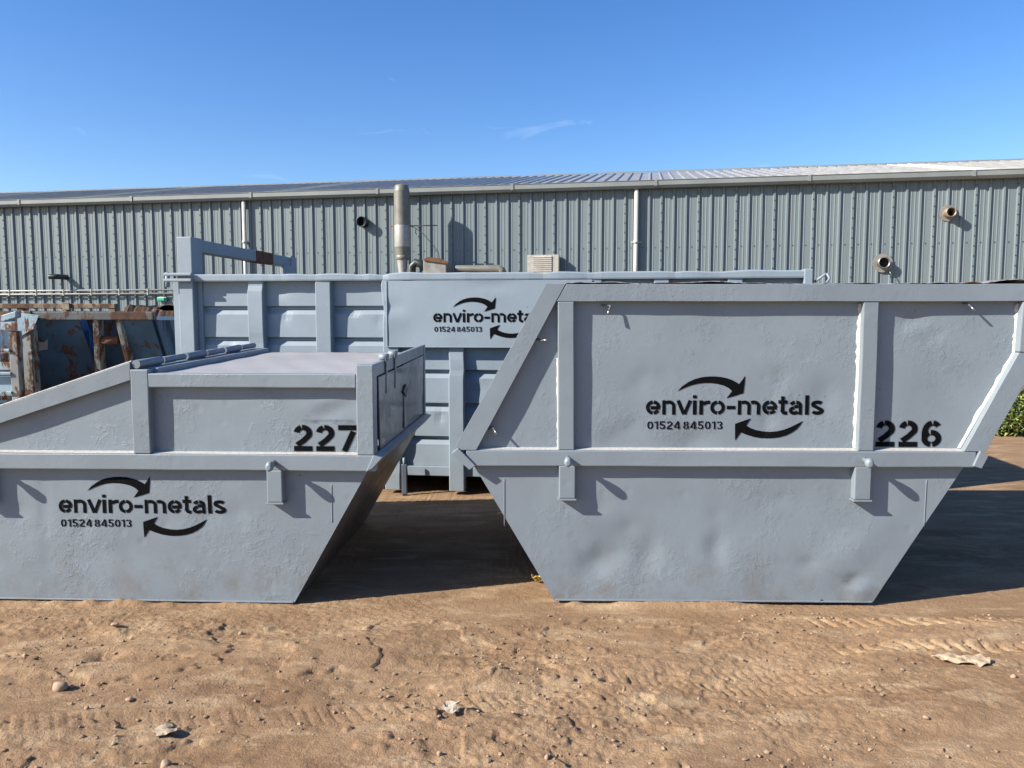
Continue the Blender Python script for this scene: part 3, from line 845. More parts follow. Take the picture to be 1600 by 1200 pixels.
# ribs
for i, p in enumerate(ribs_px):
    x0, x1 = cpx(p - 12, 500, -RIBD)[0], cpx(p + 12, 500, -RIBD)[0]
    bm = bmesh.new(); NZ = 40; rnd = random.Random(30 + i)
    kn = [(rnd.uniform(zb, zr), rnd.uniform(.03, .08), rnd.uniform(-.014, .010), rnd.uniform(.0, .012)) for _ in range(7)]
    rows = []
    for k in range(NZ + 1):
        z = zf + (zr + .005 - zf) * k / NZ
        dx = sum(a * math.exp(-((z - c) / w) ** 2) for c, w, a, d in kn); dy = sum(d * math.exp(-((z - c) / w) ** 2) for c, w, a, d in kn)
        q = [(x0 + dx, .03), (x0 + dx, -RIBD + .008 + dy), (x0 + .008 + dx, -RIBD + dy), (x1 - .008 + dx * .6, -RIBD + dy), (x1 + dx * .6, -RIBD + .008 + dy), (x1 + dx * .6, .03)]
        rows.append([bm.verts.new((a, b_, z)) for a, b_ in q])
    m_ = len(rows[0])
    for k in range(NZ):
        for j in range(m_):
            j2 = (j + 1) % m_; bm.faces.new((rows[k][j], rows[k][j2], rows[k + 1][j2], rows[k + 1][j]))
    bm.faces.new(list(reversed(rows[0]))); bm.faces.new(rows[-1])
    me = bpy.data.meshes.new('side_rib'); bm.normal_update(); bm.to_mesh(me); bm.free(); me.materials.append(M['paint_c'])
    o = bpy.data.objects.new('side_rib', me); COL.objects.link(o); o.parent = con
MB().box(bx[0], bx[-1], -.03, .06, zb2, zb - .002).build('bottom_rail', M['paint_c'], con, .006)
# lettered panel
sx0, sz1 = cpx(604.5, 438.5, -RIBD - .02); sx1, sz0 = cpx(924, 541, -RIBD - .02)
sz0 = cpx(700, 541, -RIBD - .02)[1]; sz1 = zr - .004
dents_s = [(cpx(616, 480)[0], cpx(616, 480)[1], .10, .05, .012), (cpx(770, 447)[0], cpx(770, 447)[1], .22, .035, .010), (cpx(640, 520)[0], cpx(640, 520)[1], .2, .1, .006), (cpx(880, 500)[0], cpx(880, 500)[1], .15, .2, -.006)]
sdisp = lambda x, z: sum(gauss(x, z, *g) for g in dents_s) + .0015 * math.sin(x * 9) * math.sin(z * 11)
SY = -RIBD - .012
sheet('sign_plate', [(sx0, sz0), (sx1, sz0), (sx1, sz1), (sx0, sz1)], sdisp, M['paint_c'], con, .05, SY, .006)
MB().box(sx0 - .014, sx0 - .001, SY - .006, SY + .02, sz0 - .012, sz1).box(sx0 - .014, sx1, SY - .006, SY + .02, sz0 - .013, sz0 - .001).build('sign_edge', M['paint_c'], con, .003)
tx0, tz0 = cpx(677, 503.5, SY); tx1 = cpx(677 + 177, 503.5, SY)[0]
logo(con, tx0, tz0, tx1 - tx0, sdisp, 0.0, SY, .004)
# end frames: the left one rises to a hoop
pl0, pl1 = cpx(280, 450, -RIBD)[0], cpx(306, 450, -RIBD)[0]
zh = cpx(293, 370, -RIBD)[1]
MB().box(pl0, pl1 - .02, -RIBD - .02, .10, zf, zh).build('corner_post', M['paint_c'], con, .008)
MB().box(pl1 - .0195, pl1 + .03, -.02, .10, zf, zt - .03).build('corner_flange', M['paint_c'], con, .005)
MB().box(pl0, pl1 - .02, WID - .10, WID + .09, zf, zh).build('corner_post', M['paint_c'], con, .008)
hb = MB().box(pl0 + .01, pl1 - .03, .102, WID - .102, zh - .13, zh - .01).build('hoop_bar', M['paint_c'], con, .006)
MB().box(pl0 + .006, pl1 - .026, 1.30, 1.75, zh - .134, zh - .006).build('rust_patch', M['rust'], hb)
MB().prism([(pl1 - .02, zh - .40), (pl1 + .0, zh - .40), (pl1 + .0, zh - .12), (pl1 - .02, zh - .12)], WID - .35, WID - .12).build('gusset', M['paint_c'], con)
fl0 = cpx(271, 500, -.05)[0]
MB().box(fl0, pl0 - .001, -.035, .02, zf, cpx(275, 438, -.03)[1]).build('door_edge', M['paint_c'], con, .004)
for py in (429, 438):
    xx0, zz = cpx(258, py, -.12); xx1 = cpx(301, py, -.12)[0]
    MB().box(xx0, xx1, -.15, -.10, zz - .014, zz + .014).build('latch_bar', M['paint_c'], con, .006)
xx0, zz = cpx(262, 434, -.12)
MB().tube([(xx0, -.125, zz - .09), (xx0, -.125, zz + .05)], .022, 10).build('latch_pin', M['paint_c'], con)
er0 = cpx(1256, 425, -RIBD)[0]
MB().box(er0, xr + .004, -RIBD - .022, .10, zf, zt + .01).build('end_post', M['paint_c'], con, .008)
MB().box(er0, xr, WID - .10, WID + .05, zf, zt).build('end_post', M['paint_c'], con, .008)
hx, hz = cpx(1272, 437, -.05)
MB().tube([(hx, -.06, hz - .02), (hx + .05, -.08, hz + .02), (hx + .09, -.09, hz + .05)], .010, 8).tube([(hx + .09, -.09, hz + .05), (hx + .12, -.09, hz + .01), (hx + .09, -.09, hz - .03)], .010, 8).build('door_lever', M['paint_c'], con)
# far side, floor, ends
MB().box(bx[0], bx[-1], WID - .04, WID, zb2, zt - .03).build('far_side', M['paint_c'], con)
MB().box(bx[0] - .1, bx[-1] + .05, WID - .06, WID + .05, zt - .10, zt).build('far_top_rail', M['paint_c'], con, .006)
MB().box(bx[0], bx[-1], .045, WID - .041, zb2 + .02, zb2 + .09).build('floor_plate', M['under'], con)
MB().box(xl + .05, xl + .09, .10, WID - .10, zb2, zt - .04).build('end_plate', M['paint_c'], con)
MB().box(xr - .07, xr - .03, .10, WID - .10, zb2, zt - .04).build('door_plate', M['paint_c'], con)
for y in (.65, 1.6):
    MB().box(bx[0], bx[-1], y, y + .12, .02, zb2 + .019).build('runner_beam', M['under'], con)
# chained drop bar with eye
dx, dz = cpx(632, 725, -.13); dzb = cpx(632, 779, -.13)[1]
db = MB().box(dx - .026, dx + .026, -.15, -.125, dzb, dz).build('drop_bar', M['paint_gloss'], con, .008)
MB().tube([(dx, -.137, dz - .02), (dx - .004, -.137, dz + .06)], .012, 8).build('bar_eye', M['paint_c'], db)
MB().tube([(dx, -.153, dzb + .04), (dx, -.149, dzb + .04)], .014, 12).build('bar_hole', M['dark'], db)

# ------------------------------------------------------------------ shared skip pieces
def lug(parent, fr, px, py_top, py_bot, wpx, frame_y, mat):
    x, z1 = fr.loc(px, py_top, frame_y); _, z0 = fr.loc(px, py_bot, frame_y)
    w = wpx / 2 * .00358
    o = MB().box(x - w, x + w, frame_y - .004, .0, z0, z1).build('lifting_lug', mat, parent, .006)
    MB().box(x - w - .006, x + w + .006, frame_y - .012, .0, z0 - .010, z0 - .0005).build('lug_foot', mat, o, .002)
    zc = z1 + .042
    pm = MB().tube([(x, frame_y + .005, zc), (x, frame_y - .040, zc), (x, frame_y - .050, zc), (x, frame_y - .072, zc), (x, frame_y - .086, zc), (x, frame_y - .092, zc)],
              [.013, .013, .018, .023, .020, .009], 16)
    pm.v = [(a, b, zc + (c - zc) * (1.35 if c > zc else 1.15) - .010 * max(0, (frame_y - b) / .09)) for a, b, c in pm.v]
    pm.build('lifting_pin', mat, o)
    return o
def hook(parent, pts, r=.0055):
    o = MB().tube(pts[:-1] + [pts[-1]], r, 8).build('sheet_hook', M['paint_gloss'], parent)  # darker paint puts the top bar's shade into the rod's colour
    a, b = Vector(pts[-2]), Vector(pts[-1]); d = (b - a).normalized()
    MB().tube([b - d * .016, b + d * .012], r * 1.08, 8).build('sunlit_hook_tip', M['steel'], o)  # bright end paints in the part of the hook that catches the sun
def weld_run(parent, x0, x1, z, y, mat, seed):
    """short weld runs along a joint"""
    rnd = random.Random(seed); mb = MB(); x = x0 + rnd.uniform(0, .05)
    while x < x1 - .08:
        l = rnd.uniform(.05, .10)
        mb.tube([(x, y, z), (x + l * .3, y - .002, z + .002), (x + l * .7, y - .001, z + .001), (x + l, y, z)], [.0015, .0035, .003, .0015], 5); x += l + rnd.uniform(.08, .16)
    return tag(mb.build('weld_runs', mat, parent), None, kind='stuff')

# ------------------------------------------------------------------ tall open skip 226
F6 = Frame(4.34, -1.0)
s6 = F6.empty('builders_skip')
tag(s6, 'tall grey open skip numbered 226 with slanting end frames', 'skip', 'grey skips')
P = F6.loc
FY = -.050                        # frame stands proud of the plates
DEP = 1.84
GAP = .020
zl = GAP
bl, br = P(866, 944)[0], P(1363, 945)[0]
zra, zrb = P(1100, 704.5, FY)[1], P(1100, 729.5, FY)[1]
ll, lr = P(738, 728)[0], P(1508, 730)[0]
zt1, zt0 = P(1100, 444, FY)[1], P(1100, 471, FY)[1]
dl = [(P(935, 880)[0], P(935, 880)[1], .10, .07, .016, .5), (P(1010, 872)[0], P(1010, 872)[1], .06, .09, .012, -.4), (P(975, 850)[0], P(975, 850)[1], .16, .12, .010),
      (P(1336, 906)[0], P(1336, 906)[1], .055, .018, .024, .15), (P(1345, 925)[0], P(1345, 925)[1], .06, .07, -.012), (P(1262, 880)[0], P(1262, 880)[1], .05, .03, .009),
      (P(1185, 800)[0], P(1185, 800)[1], .22, .16, .007), (P(1120, 860)[0], P(1120, 860)[1], .05, .12, .008), (P(1330, 860)[0], P(1330, 860)[1], .25, .10, -.008, .7)]
_r = random.Random(19)
dl += [(_r.uniform(bl + .1, br - .1), _r.uniform(.12, .75), _r.uniform(.03, .06), _r.uniform(.025, .05), _r.uniform(.002, .006), _r.uniform(0, 3)) for _ in range(14)]
def disp6l(x, z): return sum(gauss(x, z, *g) for g in dl) * min(1, max(0, (zrb - z) / .10)) + .0025 * math.sin(x * 3.1 + 1) * math.sin(z * 4.7)
c1 = [P(1228, 575), P(1206, 640)]; c2 = [P(1208, 640), P(1192, 690)]; c3 = [P(935, 690), P(1010, 655)]
du = [(P(1150, 540)[0], P(1150, 540)[1], .35, .22, .008), (P(1215, 615)[0], P(1215, 615)[1], .05, .08, -.010, .5), (P(1010, 600)[0], P(1010, 600)[1], .30, .18, .006), (P(1290, 620)[0], P(1290, 620)[1], .07, .10, .008),
      (P(1426, 516)[0], P(1426, 516)[1], .022, .022, -.010), (P(1461, 524)[0], P(1461, 524)[1], .05, .02, .010, .5), (P(1425, 500)[0], P(1425, 500)[1], .08, .05, .012), (P(1495, 620)[0], P(1495, 620)[1], .20, .22, .010), (P(1085, 690)[0], P(1085, 690)[1], .10, .06, .010)]
du += [(_r.uniform(P(900, 600)[0], P(1560, 600)[0]), _r.uniform(zra + .1, zt0 - .1), _r.uniform(.035, .07), _r.uniform(.03, .05), _r.uniform(-.003, .006), _r.uniform(0, 3)) for _ in range(12)]
def disp6u(x, z):
    d = sum(gauss(x, z, *g) for g in du)
    d += crease(x, z, *c1[0], *c1[1], .09, .014) + crease(x, z, *c2[0], *c2[1], .07, .011) + crease(x, z, *c3[0], *c3[1], .10, .008)
    return d + .004 * math.sin(x * 2.6) * math.sin(z * 3.3 + .6)
sheet('lower_plate', [(bl, zl), (br, zl), (lr, zrb + .01), (ll, zrb + .01)], disp6l, M['paint_a'], s6, .032)
ul, ur = P(725, 705)[0], P(1508, 704)[0]
utl = P(862, 470)[0]; utr = P(1612, 462)[0]; umr = P(1606, 552)[0]; zmr = P(1606, 552)[1]
sheet('upper_plate', [(ul, zra - .005), (ur, zra - .005), (umr, zmr), (utr, zt1 - .02), (utl, zt1 - .02)], disp6u, M['paint_a'], s6, .034)
# rail, posts, top bar, raked bars
MB().box(P(728, 715, FY)[0], P(1526, 715, FY)[0], FY, .01, zrb, zra).build('side_rail', M['paint_frame'], s6, .006)
def qbar(parent, name, pts, y0, y1, mat, bev=.006): return MB().prism(pts, y0, y1).build(name, mat, parent, bev)
q = lambda px, py: P(px, py, FY)
MB().prism([(q(872.5, 704)[0], zra + .0005), (q(898, 704)[0], zra + .0005), (q(897, 474)[0], zt0 - .0005), (q(871.5, 474)[0], zt0 - .0005)], FY + .003, .02).build('upright_post', M['paint_frame'], s6, .006)
MB().prism([(q(1341, 704)[0], zra + .0005), (q(1366, 704)[0], zra + .0005), (q(1375, 470)[0], zt0 - .0005), (q(1350.5, 470)[0], zt0 - .0005)], FY + .003, .02).build('upright_post', M['paint_frame'], s6, .006)
MB().prism([(q(870, 473)[0], zt0), (q(1640, 467)[0], zt0), (q(1640, 440)[0], zt1), (q(885, 446)[0], zt1)], FY, .02).build('top_bar', M['paint_frame'], s6, .007)
MB().prism([(q(709, 704)[0], zra + .001), (q(744, 704)[0], zra + .001), (q(868.5, 474)[0], zt0 + .001), (q(883.5, 446)[0], zt1 + .002), (q(853, 445)[0], zt1 + .002)], FY - .002, .02).build('raked_bar', M['paint_frame'], s6, .007)
MB().prism([(q(1506, 704)[0], zra + .001), (q(1540, 704)[0], zra + .001), (q(1627, 558)[0], P(1627, 556, FY)[1]), (q(1592, 549)[0], P(1592, 551, FY)[1])], FY - .002, .02).build('raked_bar', M['paint_frame'], s6, .007)
MB().prism([(q(1592, 549)[0], P(1592, 550.5, FY)[1]), (q(1627, 558)[0], P(1627, 555.5, FY)[1]), (q(1634, 470)[0], zt0 - .001), (q(1599, 470)[0], zt0 - .001)], FY - .001, .02).build('end_upright', M['paint_frame'], s6, .007)
# end rails seen end-on, lying square to the sloping ends
def end_rail(parent, pts, y1, mat): MB().prism(pts, FY - .012, y1).build('end_rail', mat, parent, .004)
end_rail(s6, [q(734, 734), q(743.5, 727.5), q(716, 699), q(706, 708)][::1], DEP + .06, M['paint_frame'])
end_rail(s6, [q(1519, 728), q(1532.5, 732), q(1543, 712), q(1530, 704)], DEP + .06, M['paint_frame'])
# body: sloping ends, far side, base
def slab(name, a, b, mat, parent, t=.006):
    """plate spanning the skip's depth between two (x, z) points"""
    d = Vector((b[0] - a[0], b[1] - a[1])); nrm = Vector((-d.y, d.x)).normalized() * t
    MB().prism([a, b, (b[0] + nrm.x, b[1] + nrm.y), (a[0] + nrm.x, a[1] + nrm.y)], .005, DEP).build(name, mat, parent)
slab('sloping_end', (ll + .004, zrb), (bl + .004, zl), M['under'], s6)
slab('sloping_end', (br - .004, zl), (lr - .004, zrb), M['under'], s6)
slab('upper_end', (utl + .01, zt1 - .03), (ul + .02, zra), M['paint_a'], s6)
slab('upper_end', (ur - .01, zra), (umr - .01, zmr), M['paint_a'], s6)
slab('upper_end', (umr - .01, zmr), (utr - .01, zt1 - .02), M['paint_a'], s6)
MB().box(bl + .01, br - .01, .006, DEP, zl + .004, zl + .012).build('base_plate', M['under'], s6)
MB().prism([(bl, zl), (br, zl), (lr, zra), (umr, zmr), (utr, zt1), (utl, zt1), (ul, zra)], DEP, DEP + .006).build('far_side', M['paint_a'], s6)
MB().box(utl, utr, DEP - .02, DEP + .05, zt0, zt1).build('far_top_bar', M['paint_frame'], s6, .006)
MB().box(P(728, 715, FY)[0], P(1526, 715, FY)[0], DEP + .007, DEP + .05, zrb, zra).build('far_rail', M['paint_frame'], s6, .006)
for xx in (bl + .25, (bl + br) / 2, br - .35):
    MB().box(xx, xx + .10, .06, DEP - .05, -.02, zl + .0035).build('skid', M['under'], s6)
MB().box(bl + .006, br - .004, -.006, .0045, zl - .001, zl + .009).build('base_lip', M['paint_frame'], s6, .003)
for px, py in ((935, 940), (1284, 939)):
    x, z = P(px, py); y = disp6l(x, z) - .002
    MB().tube([(x, y + .002, z), (x, y, z)], .009, 14).build('drain_hole', M['dark'], s6)
for px, z0p, z1p in ((788, 822, 748), (1444, 822, 750)):
    x, za = P(px, z0p); _, zb_ = P(px, z1p)
    MB().tube([(x, disp6l(x, za + (zb_ - za) * t / 12) - .001, za + (zb_ - za) * t / 12) for t in range(13)], .0024, 6).build('seam_weld', M['paint_frame'], s6)
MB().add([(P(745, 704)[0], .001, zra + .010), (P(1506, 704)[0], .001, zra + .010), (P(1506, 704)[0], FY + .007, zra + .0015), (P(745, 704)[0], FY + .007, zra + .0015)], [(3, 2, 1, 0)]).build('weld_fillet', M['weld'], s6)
weld_run(s6, P(760, 704)[0], P(1500, 704)[0], zra + .003, -.004, M['weld'], 3)
lug(s6, F6, 886.5, 728, 779, 26, FY, M['paint_frame'])
lug(s6, F6, 1349, 730, 781, 26, FY, M['paint_frame'])
def hk(px0, py0, px1, py1, px2, py2):
    a = P(px0, py0); b = P(px1, py1); c = P(px2, py2)
    hook(s6, [(a[0], .01, a[1]), (a[0], -.015, a[1]), ((a[0] + b[0]) / 2, -.028, (a[1] + b[1]) / 2 + .004), (b[0], -.036, b[1]), ((b[0] + c[0]) / 2, -.042, (b[1] + c[1]) / 2), (c[0], -.048, c[1])])
hk(941, 477, 953, 478, 949, 488); hk(1505, 474, 1508, 476, 1513, 483); hk(838, 530, 845, 532, 852, 531); hk(764, 670, 770, 665, 775, 674)
def bead(pts, seed, w=.012):  # weld strips whose cream colour also paints in the sunlit post faces
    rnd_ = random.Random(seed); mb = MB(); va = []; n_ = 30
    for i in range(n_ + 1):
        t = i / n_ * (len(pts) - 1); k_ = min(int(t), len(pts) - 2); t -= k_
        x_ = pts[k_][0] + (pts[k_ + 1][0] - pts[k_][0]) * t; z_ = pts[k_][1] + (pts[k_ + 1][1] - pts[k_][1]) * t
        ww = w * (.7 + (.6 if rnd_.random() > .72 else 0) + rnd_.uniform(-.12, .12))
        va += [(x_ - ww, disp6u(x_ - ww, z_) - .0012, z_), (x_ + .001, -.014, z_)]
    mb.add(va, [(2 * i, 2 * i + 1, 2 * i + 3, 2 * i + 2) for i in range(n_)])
    mb.build('sunlit_weld_bead', M['weld'], s6)
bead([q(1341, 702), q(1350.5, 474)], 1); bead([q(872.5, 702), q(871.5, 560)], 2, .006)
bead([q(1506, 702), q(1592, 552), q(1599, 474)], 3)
# crumpled sheet lying over the open top
bm = bmesh.new(); rnd = random.Random(5); NXs, NYs = 110, 16; g = []
xs0, xs1 = P(884, 446)[0], utr + .02
ph = [(rnd.uniform(xs0, xs1), rnd.uniform(.03, .12), rnd.uniform(-.004, .013)) for _ in range(40)]
for j in range(NYs + 1):
    row = []
    for i in range(NXs + 1):
        x = xs0 + (xs1 - xs0) * i / NXs; y = -.030 + (DEP + .02) * j / NYs
        z = zt1 + .004 + sum(a * math.exp(-((x - c + .15 * y) / w) ** 2) for c, w, a in ph) * (1 if j else .8) + .01 * math.sin(y * 7) * (j > 0)
        row.append(bm.verts.new((x, y + rnd.uniform(-.006, .006), max(z, zt1 + .003) - .05 * math.sin(math.pi * j / NYs))))
    g.append(row)
for j in range(NYs):
    for i in range(NXs): bm.faces.new((g[j][i], g[j][i + 1], g[j + 1][i + 1], g[j + 1][i]))
me = bpy.data.meshes.new('crumpled_cover'); bm.normal_update(); bm.to_mesh(me); bm.free(); me.materials.append(M['cover'])
cv = bpy.data.objects.new('crumpled_cover', me); COL.objects.link(cv); cv.parent = s6
cv.modifiers.new('thick', 'SOLIDIFY').thickness = .003
# lettering
x0, z0 = P(1009, 647.5); x1 = P(1287, 647.5)[0]
logo(s6, x0, z0, x1 - x0, disp6u)
x0, z0 = P(1368, 698); x1 = P(1470, 698)[0]; zt_ = P(1400, 657)[1]
lettering('226', x0, x1, z0, zt_ - z0, disp6u, .0024, .190, .14, (M['stencil'], M['spray']), s6, 'stencilled_number', label='black stencilled number 226')

# ------------------------------------------------------------------ low covered skip 227
F7 = Frame(4.27, -2.2)
s7 = F7.empty('builders_skip')
tag(s7, 'low grey covered skip numbered 227 with flat lid and side doors', 'skip', 'grey skips')
P7 = F7.loc; q7 = lambda px, py: P7(px, py, FY)
zra, zrb = P7(400, 710.5, FY)[1], P7(400, 735.5, FY)[1]
zl = .012
bl, br = P7(-205, 944)[0], P7(460, 946)[0]
ll, lr = P7(-322, 735)[0], P7(577, 735)[0]
DEP7 = 1.80
d7 = [(P7(372, 800)[0], P7(372, 800)[1], .05, .04, .006), (P7(70, 800)[0], P7(70, 800)[1], .02, .16, .005), (P7(200, 860)[0], P7(200, 860)[1], .3, .12, .005)]
d7 += [(_r.uniform(P7(0, 800)[0], P7(480, 800)[0]), _r.uniform(.12, .75), _r.uniform(.035, .06), _r.uniform(.03, .05), _r.uniform(.002, .005), _r.uniform(0, 3)) for _ in range(10)]
def disp7l(x, z): return sum(gauss(x, z, *g) for g in d7) + .003 * math.sin(x * 2.9) * math.sin(z * 5 + .4)
d7u = [(P7(520, 640)[0], P7(520, 640)[1], .10, .022, .012, .25), (P7(505, 632)[0], P7(505, 632)[1], .12, .03, -.006, .2), (P7(330, 650)[0], P7(330, 650)[1], .25, .12, .004)]
def disp7u(x, z): return sum(gauss(x, z, *g) for g in d7u) + .002 * math.sin(x * 3.1) * math.sin(z * 5)
sheet('lower_plate', [(bl, zl), (br, zl), (lr, zrb + .01), (ll, zrb + .01)], disp7l, M['paint_b'], s7, .034)
zt1, zt0 = P7(400, 584, FY)[1], P7(400, 606, FY)[1]
xpl0, xpl1 = q7(206.5, 650)[0], q7(233, 650)[0]
xpr0, xpr1 = q7(557, 650)[0], q7(584, 650)[0]
slope_a = P7(205, 590, FY); slope_b = P7(-150, 709, FY)
sheet('upper_plate', [(q7(-150, 709)[0], zra - .005), (xpr0 + .03, zra - .005), (xpr0 + .03, zt1 - .004), (xpl0, zt1 - .004)], disp7u, M['paint_b'], s7, .036)
MB().box(ll - .02, q7(587, 720)[0], FY, .01, zrb, zra).build('side_rail', M['paint_frame'], s7, .006)
zpost = q7(220, 577)[1]
MB().prism([(q7(209, 709)[0], zra + .0005), (q7(236, 709)[0], zra + .0005), (q7(231, 580)[0], zpost), (q7(203, 580)[0], zpost)], FY - .002, .02).build('upright_post', M['paint_frame'], s7, .006)
zpr = q7(570, 570)[1]
MB().box(xpr0, xpr1, FY - .002, .04, zra + .0005, zpr).build('upright_post', M['paint_frame'], s7, .006)
MB().box(xpl1 + .001, xpr0 - .0005, FY, .02, zt0, zt1).build('top_bar', M['paint_frame'], s7, .006)
sl = [q7(-180, 720), q7(203, 594), q7(203, 566.5), q7(-180, 696)]
MB().prism(sl, FY, .02).build('raked_bar', M['paint_frame'], s7, .006)
MB().prism([q7(-180, 695), q7(203, 565.8), q7(203, 563.5), q7(-180, 693)], FY + .012, .016).build('bar_highlight_lip', M['weld'], s7, .002)  # thin cream lip: the white highlight along the bar, put into colour
RISE7 = .045                       # the skip leans back a touch: its far edge stands higher
lidz = lambda y: zt1 - .004 + RISE7 * y / DEP7
# flat lid
lx0, lx1 = xpl1 + .001, xpr1 - .012
bm = bmesh.new(); g = []
for j in range(25):
    y = .0 + (DEP7 - .0) * j / 24
    g.append([bm.verts.new((lx0 + (lx1 - lx0) * i / 24, y, lidz(y) - .010 * math.sin(math.pi * i / 24) * math.sin(math.pi * j / 24) + .002 * math.sin(i * 1.3 + j * .9))) for i in range(25)])
for j in range(24):
    for i in range(24): f = bm.faces.new((g[j][i], g[j][i + 1], g[j + 1][i + 1], g[j + 1][i])); f.smooth = True
me = bpy.data.meshes.new('lid_plate'); bm.normal_update(); bm.to_mesh(me); bm.free(); me.materials.append(M['lid_paint'])
lid = bpy.data.objects.new('lid_plate', me); COL.objects.link(lid); lid.parent = s7
lid.modifiers.new('plate', 'SOLIDIFY').thickness = .006
# ridge beam and hinge tube running back along the lid's edge
ya, yb = -.03, DEP7
def along(name, x0, x1, z0, z1, mat, bev=.005, parent=s7, y0=ya, y1=yb):
    return MB().hexa([(x0, y0, z0), (x1, y0, z0), (x1, y0, z1), (x0, y0, z1)], [(x0, y1, z0 + RISE7), (x1, y1, z0 + RISE7), (x1, y1, z1 + RISE7), (x0, y1, z1 + RISE7)]).build(name, mat, parent, bev)
along('ridge_beam', q7(206, 590)[0], q7(238, 590)[0], zt1 - .03, zpost + .004, M['paint_frame'], y0=.021)
hxx, hzz = q7(211, 569)
prev = .0
for k in range(6):
    y0 = -.04 + k * (DEP7 / 6); y1 = y0 + DEP7 / 6 - .02
    MB().tube([(hxx, y0, hzz + RISE7 * y0 / DEP7), (hxx, y1, hzz + RISE7 * y1 / DEP7)], .024 if k % 2 == 0 else .020, 14).build('hinge_tube', M['paint_frame'], s7)
# right-hand end: two doors under a hinge bar, above a sloping end plate
ex = xpr1 - .004
END = lambda y, z: (ex, y, z)
zdr0, zdr1 = zra + .004, zpr
MB().hexa([(ex - .03, .041, zdr1 - .075), (ex, .041, zdr1 - .075), (ex, .041, zdr1), (ex - .03, .041, zdr1)],
          [(ex - .03, DEP7, zdr1 - .075 + RISE7), (ex, DEP7, zdr1 - .075 + RISE7), (ex, DEP7, zdr1 + RISE7), (ex - .03, DEP7, zdr1 + RISE7)]).build('hinge_bar', M['paint_frame'], s7, .004)
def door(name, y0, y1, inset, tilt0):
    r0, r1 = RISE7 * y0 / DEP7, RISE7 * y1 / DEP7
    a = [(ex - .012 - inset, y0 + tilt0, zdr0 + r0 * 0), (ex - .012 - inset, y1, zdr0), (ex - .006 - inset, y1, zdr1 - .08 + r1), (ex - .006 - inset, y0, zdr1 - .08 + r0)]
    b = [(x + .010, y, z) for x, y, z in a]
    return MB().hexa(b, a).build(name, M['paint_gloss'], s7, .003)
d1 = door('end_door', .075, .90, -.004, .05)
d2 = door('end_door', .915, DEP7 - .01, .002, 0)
for yy in (.30, .58):
    zz = zdr1 + RISE7 * yy / DEP7
    hg = MB().tube([(ex - .035, yy, zz + .018), (ex + .022, yy, zz + .018)], .020, 14).build('hinge_barrel', M['paint_frame'], d1)
    MB().box(ex + .002, ex + .012, yy - .020, yy + .020, zz - .20, zz + .018).build('hinge_strap', M['paint_gloss'], d1, .002)
zz = (zdr0 + zdr1) / 2 + .02
MB().box(ex + .001, ex + .012, .865, .95, zdr0 + .02, zz - .02).build('locking_bar', M['paint_gloss'], d2, .003)
lt = MB(); cyk = .91
for s_ in (0, 1):
    pass
lt.hexa([(ex + .006, cyk - .10, zz), (ex + .006, cyk, zz - .045), (ex + .006, cyk + .10, zz), (ex + .006, cyk, zz + .045)], [(ex + .018, cyk - .10, zz), (ex + .018, cyk, zz - .045), (ex + .018, cyk + .10, zz), (ex + .018, cyk, zz + .045)])
lt.build('door_latch', M['black_pipe'], d2, .003)
MB().box(xpl0, ex - .045, DEP7 + .001, DEP7 + .03, zra, lidz(DEP7) - .008).build('far_side', M['paint_frame'], s7)
MB().box(ex - .04, ex + .006, DEP7 + .001, DEP7 + .06, zra, zdr1 + RISE7 + .004).build('far_post', M['paint_frame'], s7, .004)
end_rail(s7, [q7(572, 737), q7(583, 731.5), (q7(606, 712)[0] - .03, zra - .012), (q7(592, 707)[0] - .03, zra + .004)], DEP7 + .08, M['paint_frame'])
MB().box(ex - .03, q7(590, 712)[0] - .02, .0, DEP7, zra - .004, zra + .001).build('door_sill', M['paint_frame'], s7)
DEP = DEP7
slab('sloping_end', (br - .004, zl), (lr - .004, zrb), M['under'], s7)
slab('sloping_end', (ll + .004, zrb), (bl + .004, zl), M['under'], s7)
MB().box(bl + .01, br - .01, .006, DEP7, zl + .004, zl + .012).build('base_plate', M['under'], s7)
MB().prism([(bl, zl), (br, zl), (lr, zra), (ll, zra)], DEP7, DEP7 + .006).build('far_lower_plate', M['paint_b'], s7)
MB().box(ll, lr, DEP7 + .007, DEP7 + .05, zrb, zra).build('far_rail', M['paint_frame'], s7, .006)
bx_ = MB(); bx_.prism([(q7(-180, 708)[0], zra - .02), (q7(200, 580)[0], zpost - .05), (q7(200, 580)[0], zpost - .06), (q7(-180, 708)[0], zra - .04)], .021, DEP7).build('sloping_lid', M['lid_paint'], s7)
for xx in (bl + .3, (bl + br) / 2, br - .4):
    MB().box(xx, xx + .10, .06, DEP7 - .05, -.02, zl + .0035).build('skid', M['under'], s7)
MB().box(bl + .006, br - .004, -.006, .0045, zl - .001, zl + .009).build('base_lip', M['paint_frame'], s7, .003)
for px, py in ((58, 936.5), (387, 941)):
    x, z = P7(px, py); y = disp7l(x, z) - .002
    MB().tube([(x, y + .002, z), (x, y, z)], .008, 14).build('drain_hole', M['dark'], s7)
x, za = P7(519, 816); _, zb_ = P7(517, 757)
MB().tube([(x, disp7l(x, za + (zb_ - za) * t / 12) - .001, za + (zb_ - za) * t / 12) for t in range(13)], .0024, 6).build('seam_weld', M['paint_frame'], s7)
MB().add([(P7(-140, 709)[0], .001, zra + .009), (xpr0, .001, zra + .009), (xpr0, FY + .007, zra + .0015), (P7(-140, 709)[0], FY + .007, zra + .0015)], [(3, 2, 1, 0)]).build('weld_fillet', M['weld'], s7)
weld_run(s7, P7(-100, 709)[0], P7(555, 709)[0], zra + .003, -.004, M['weld'], 8)
lug(s7, F7, 428.5, 735, 785, 25, FY, M['paint_frame'])
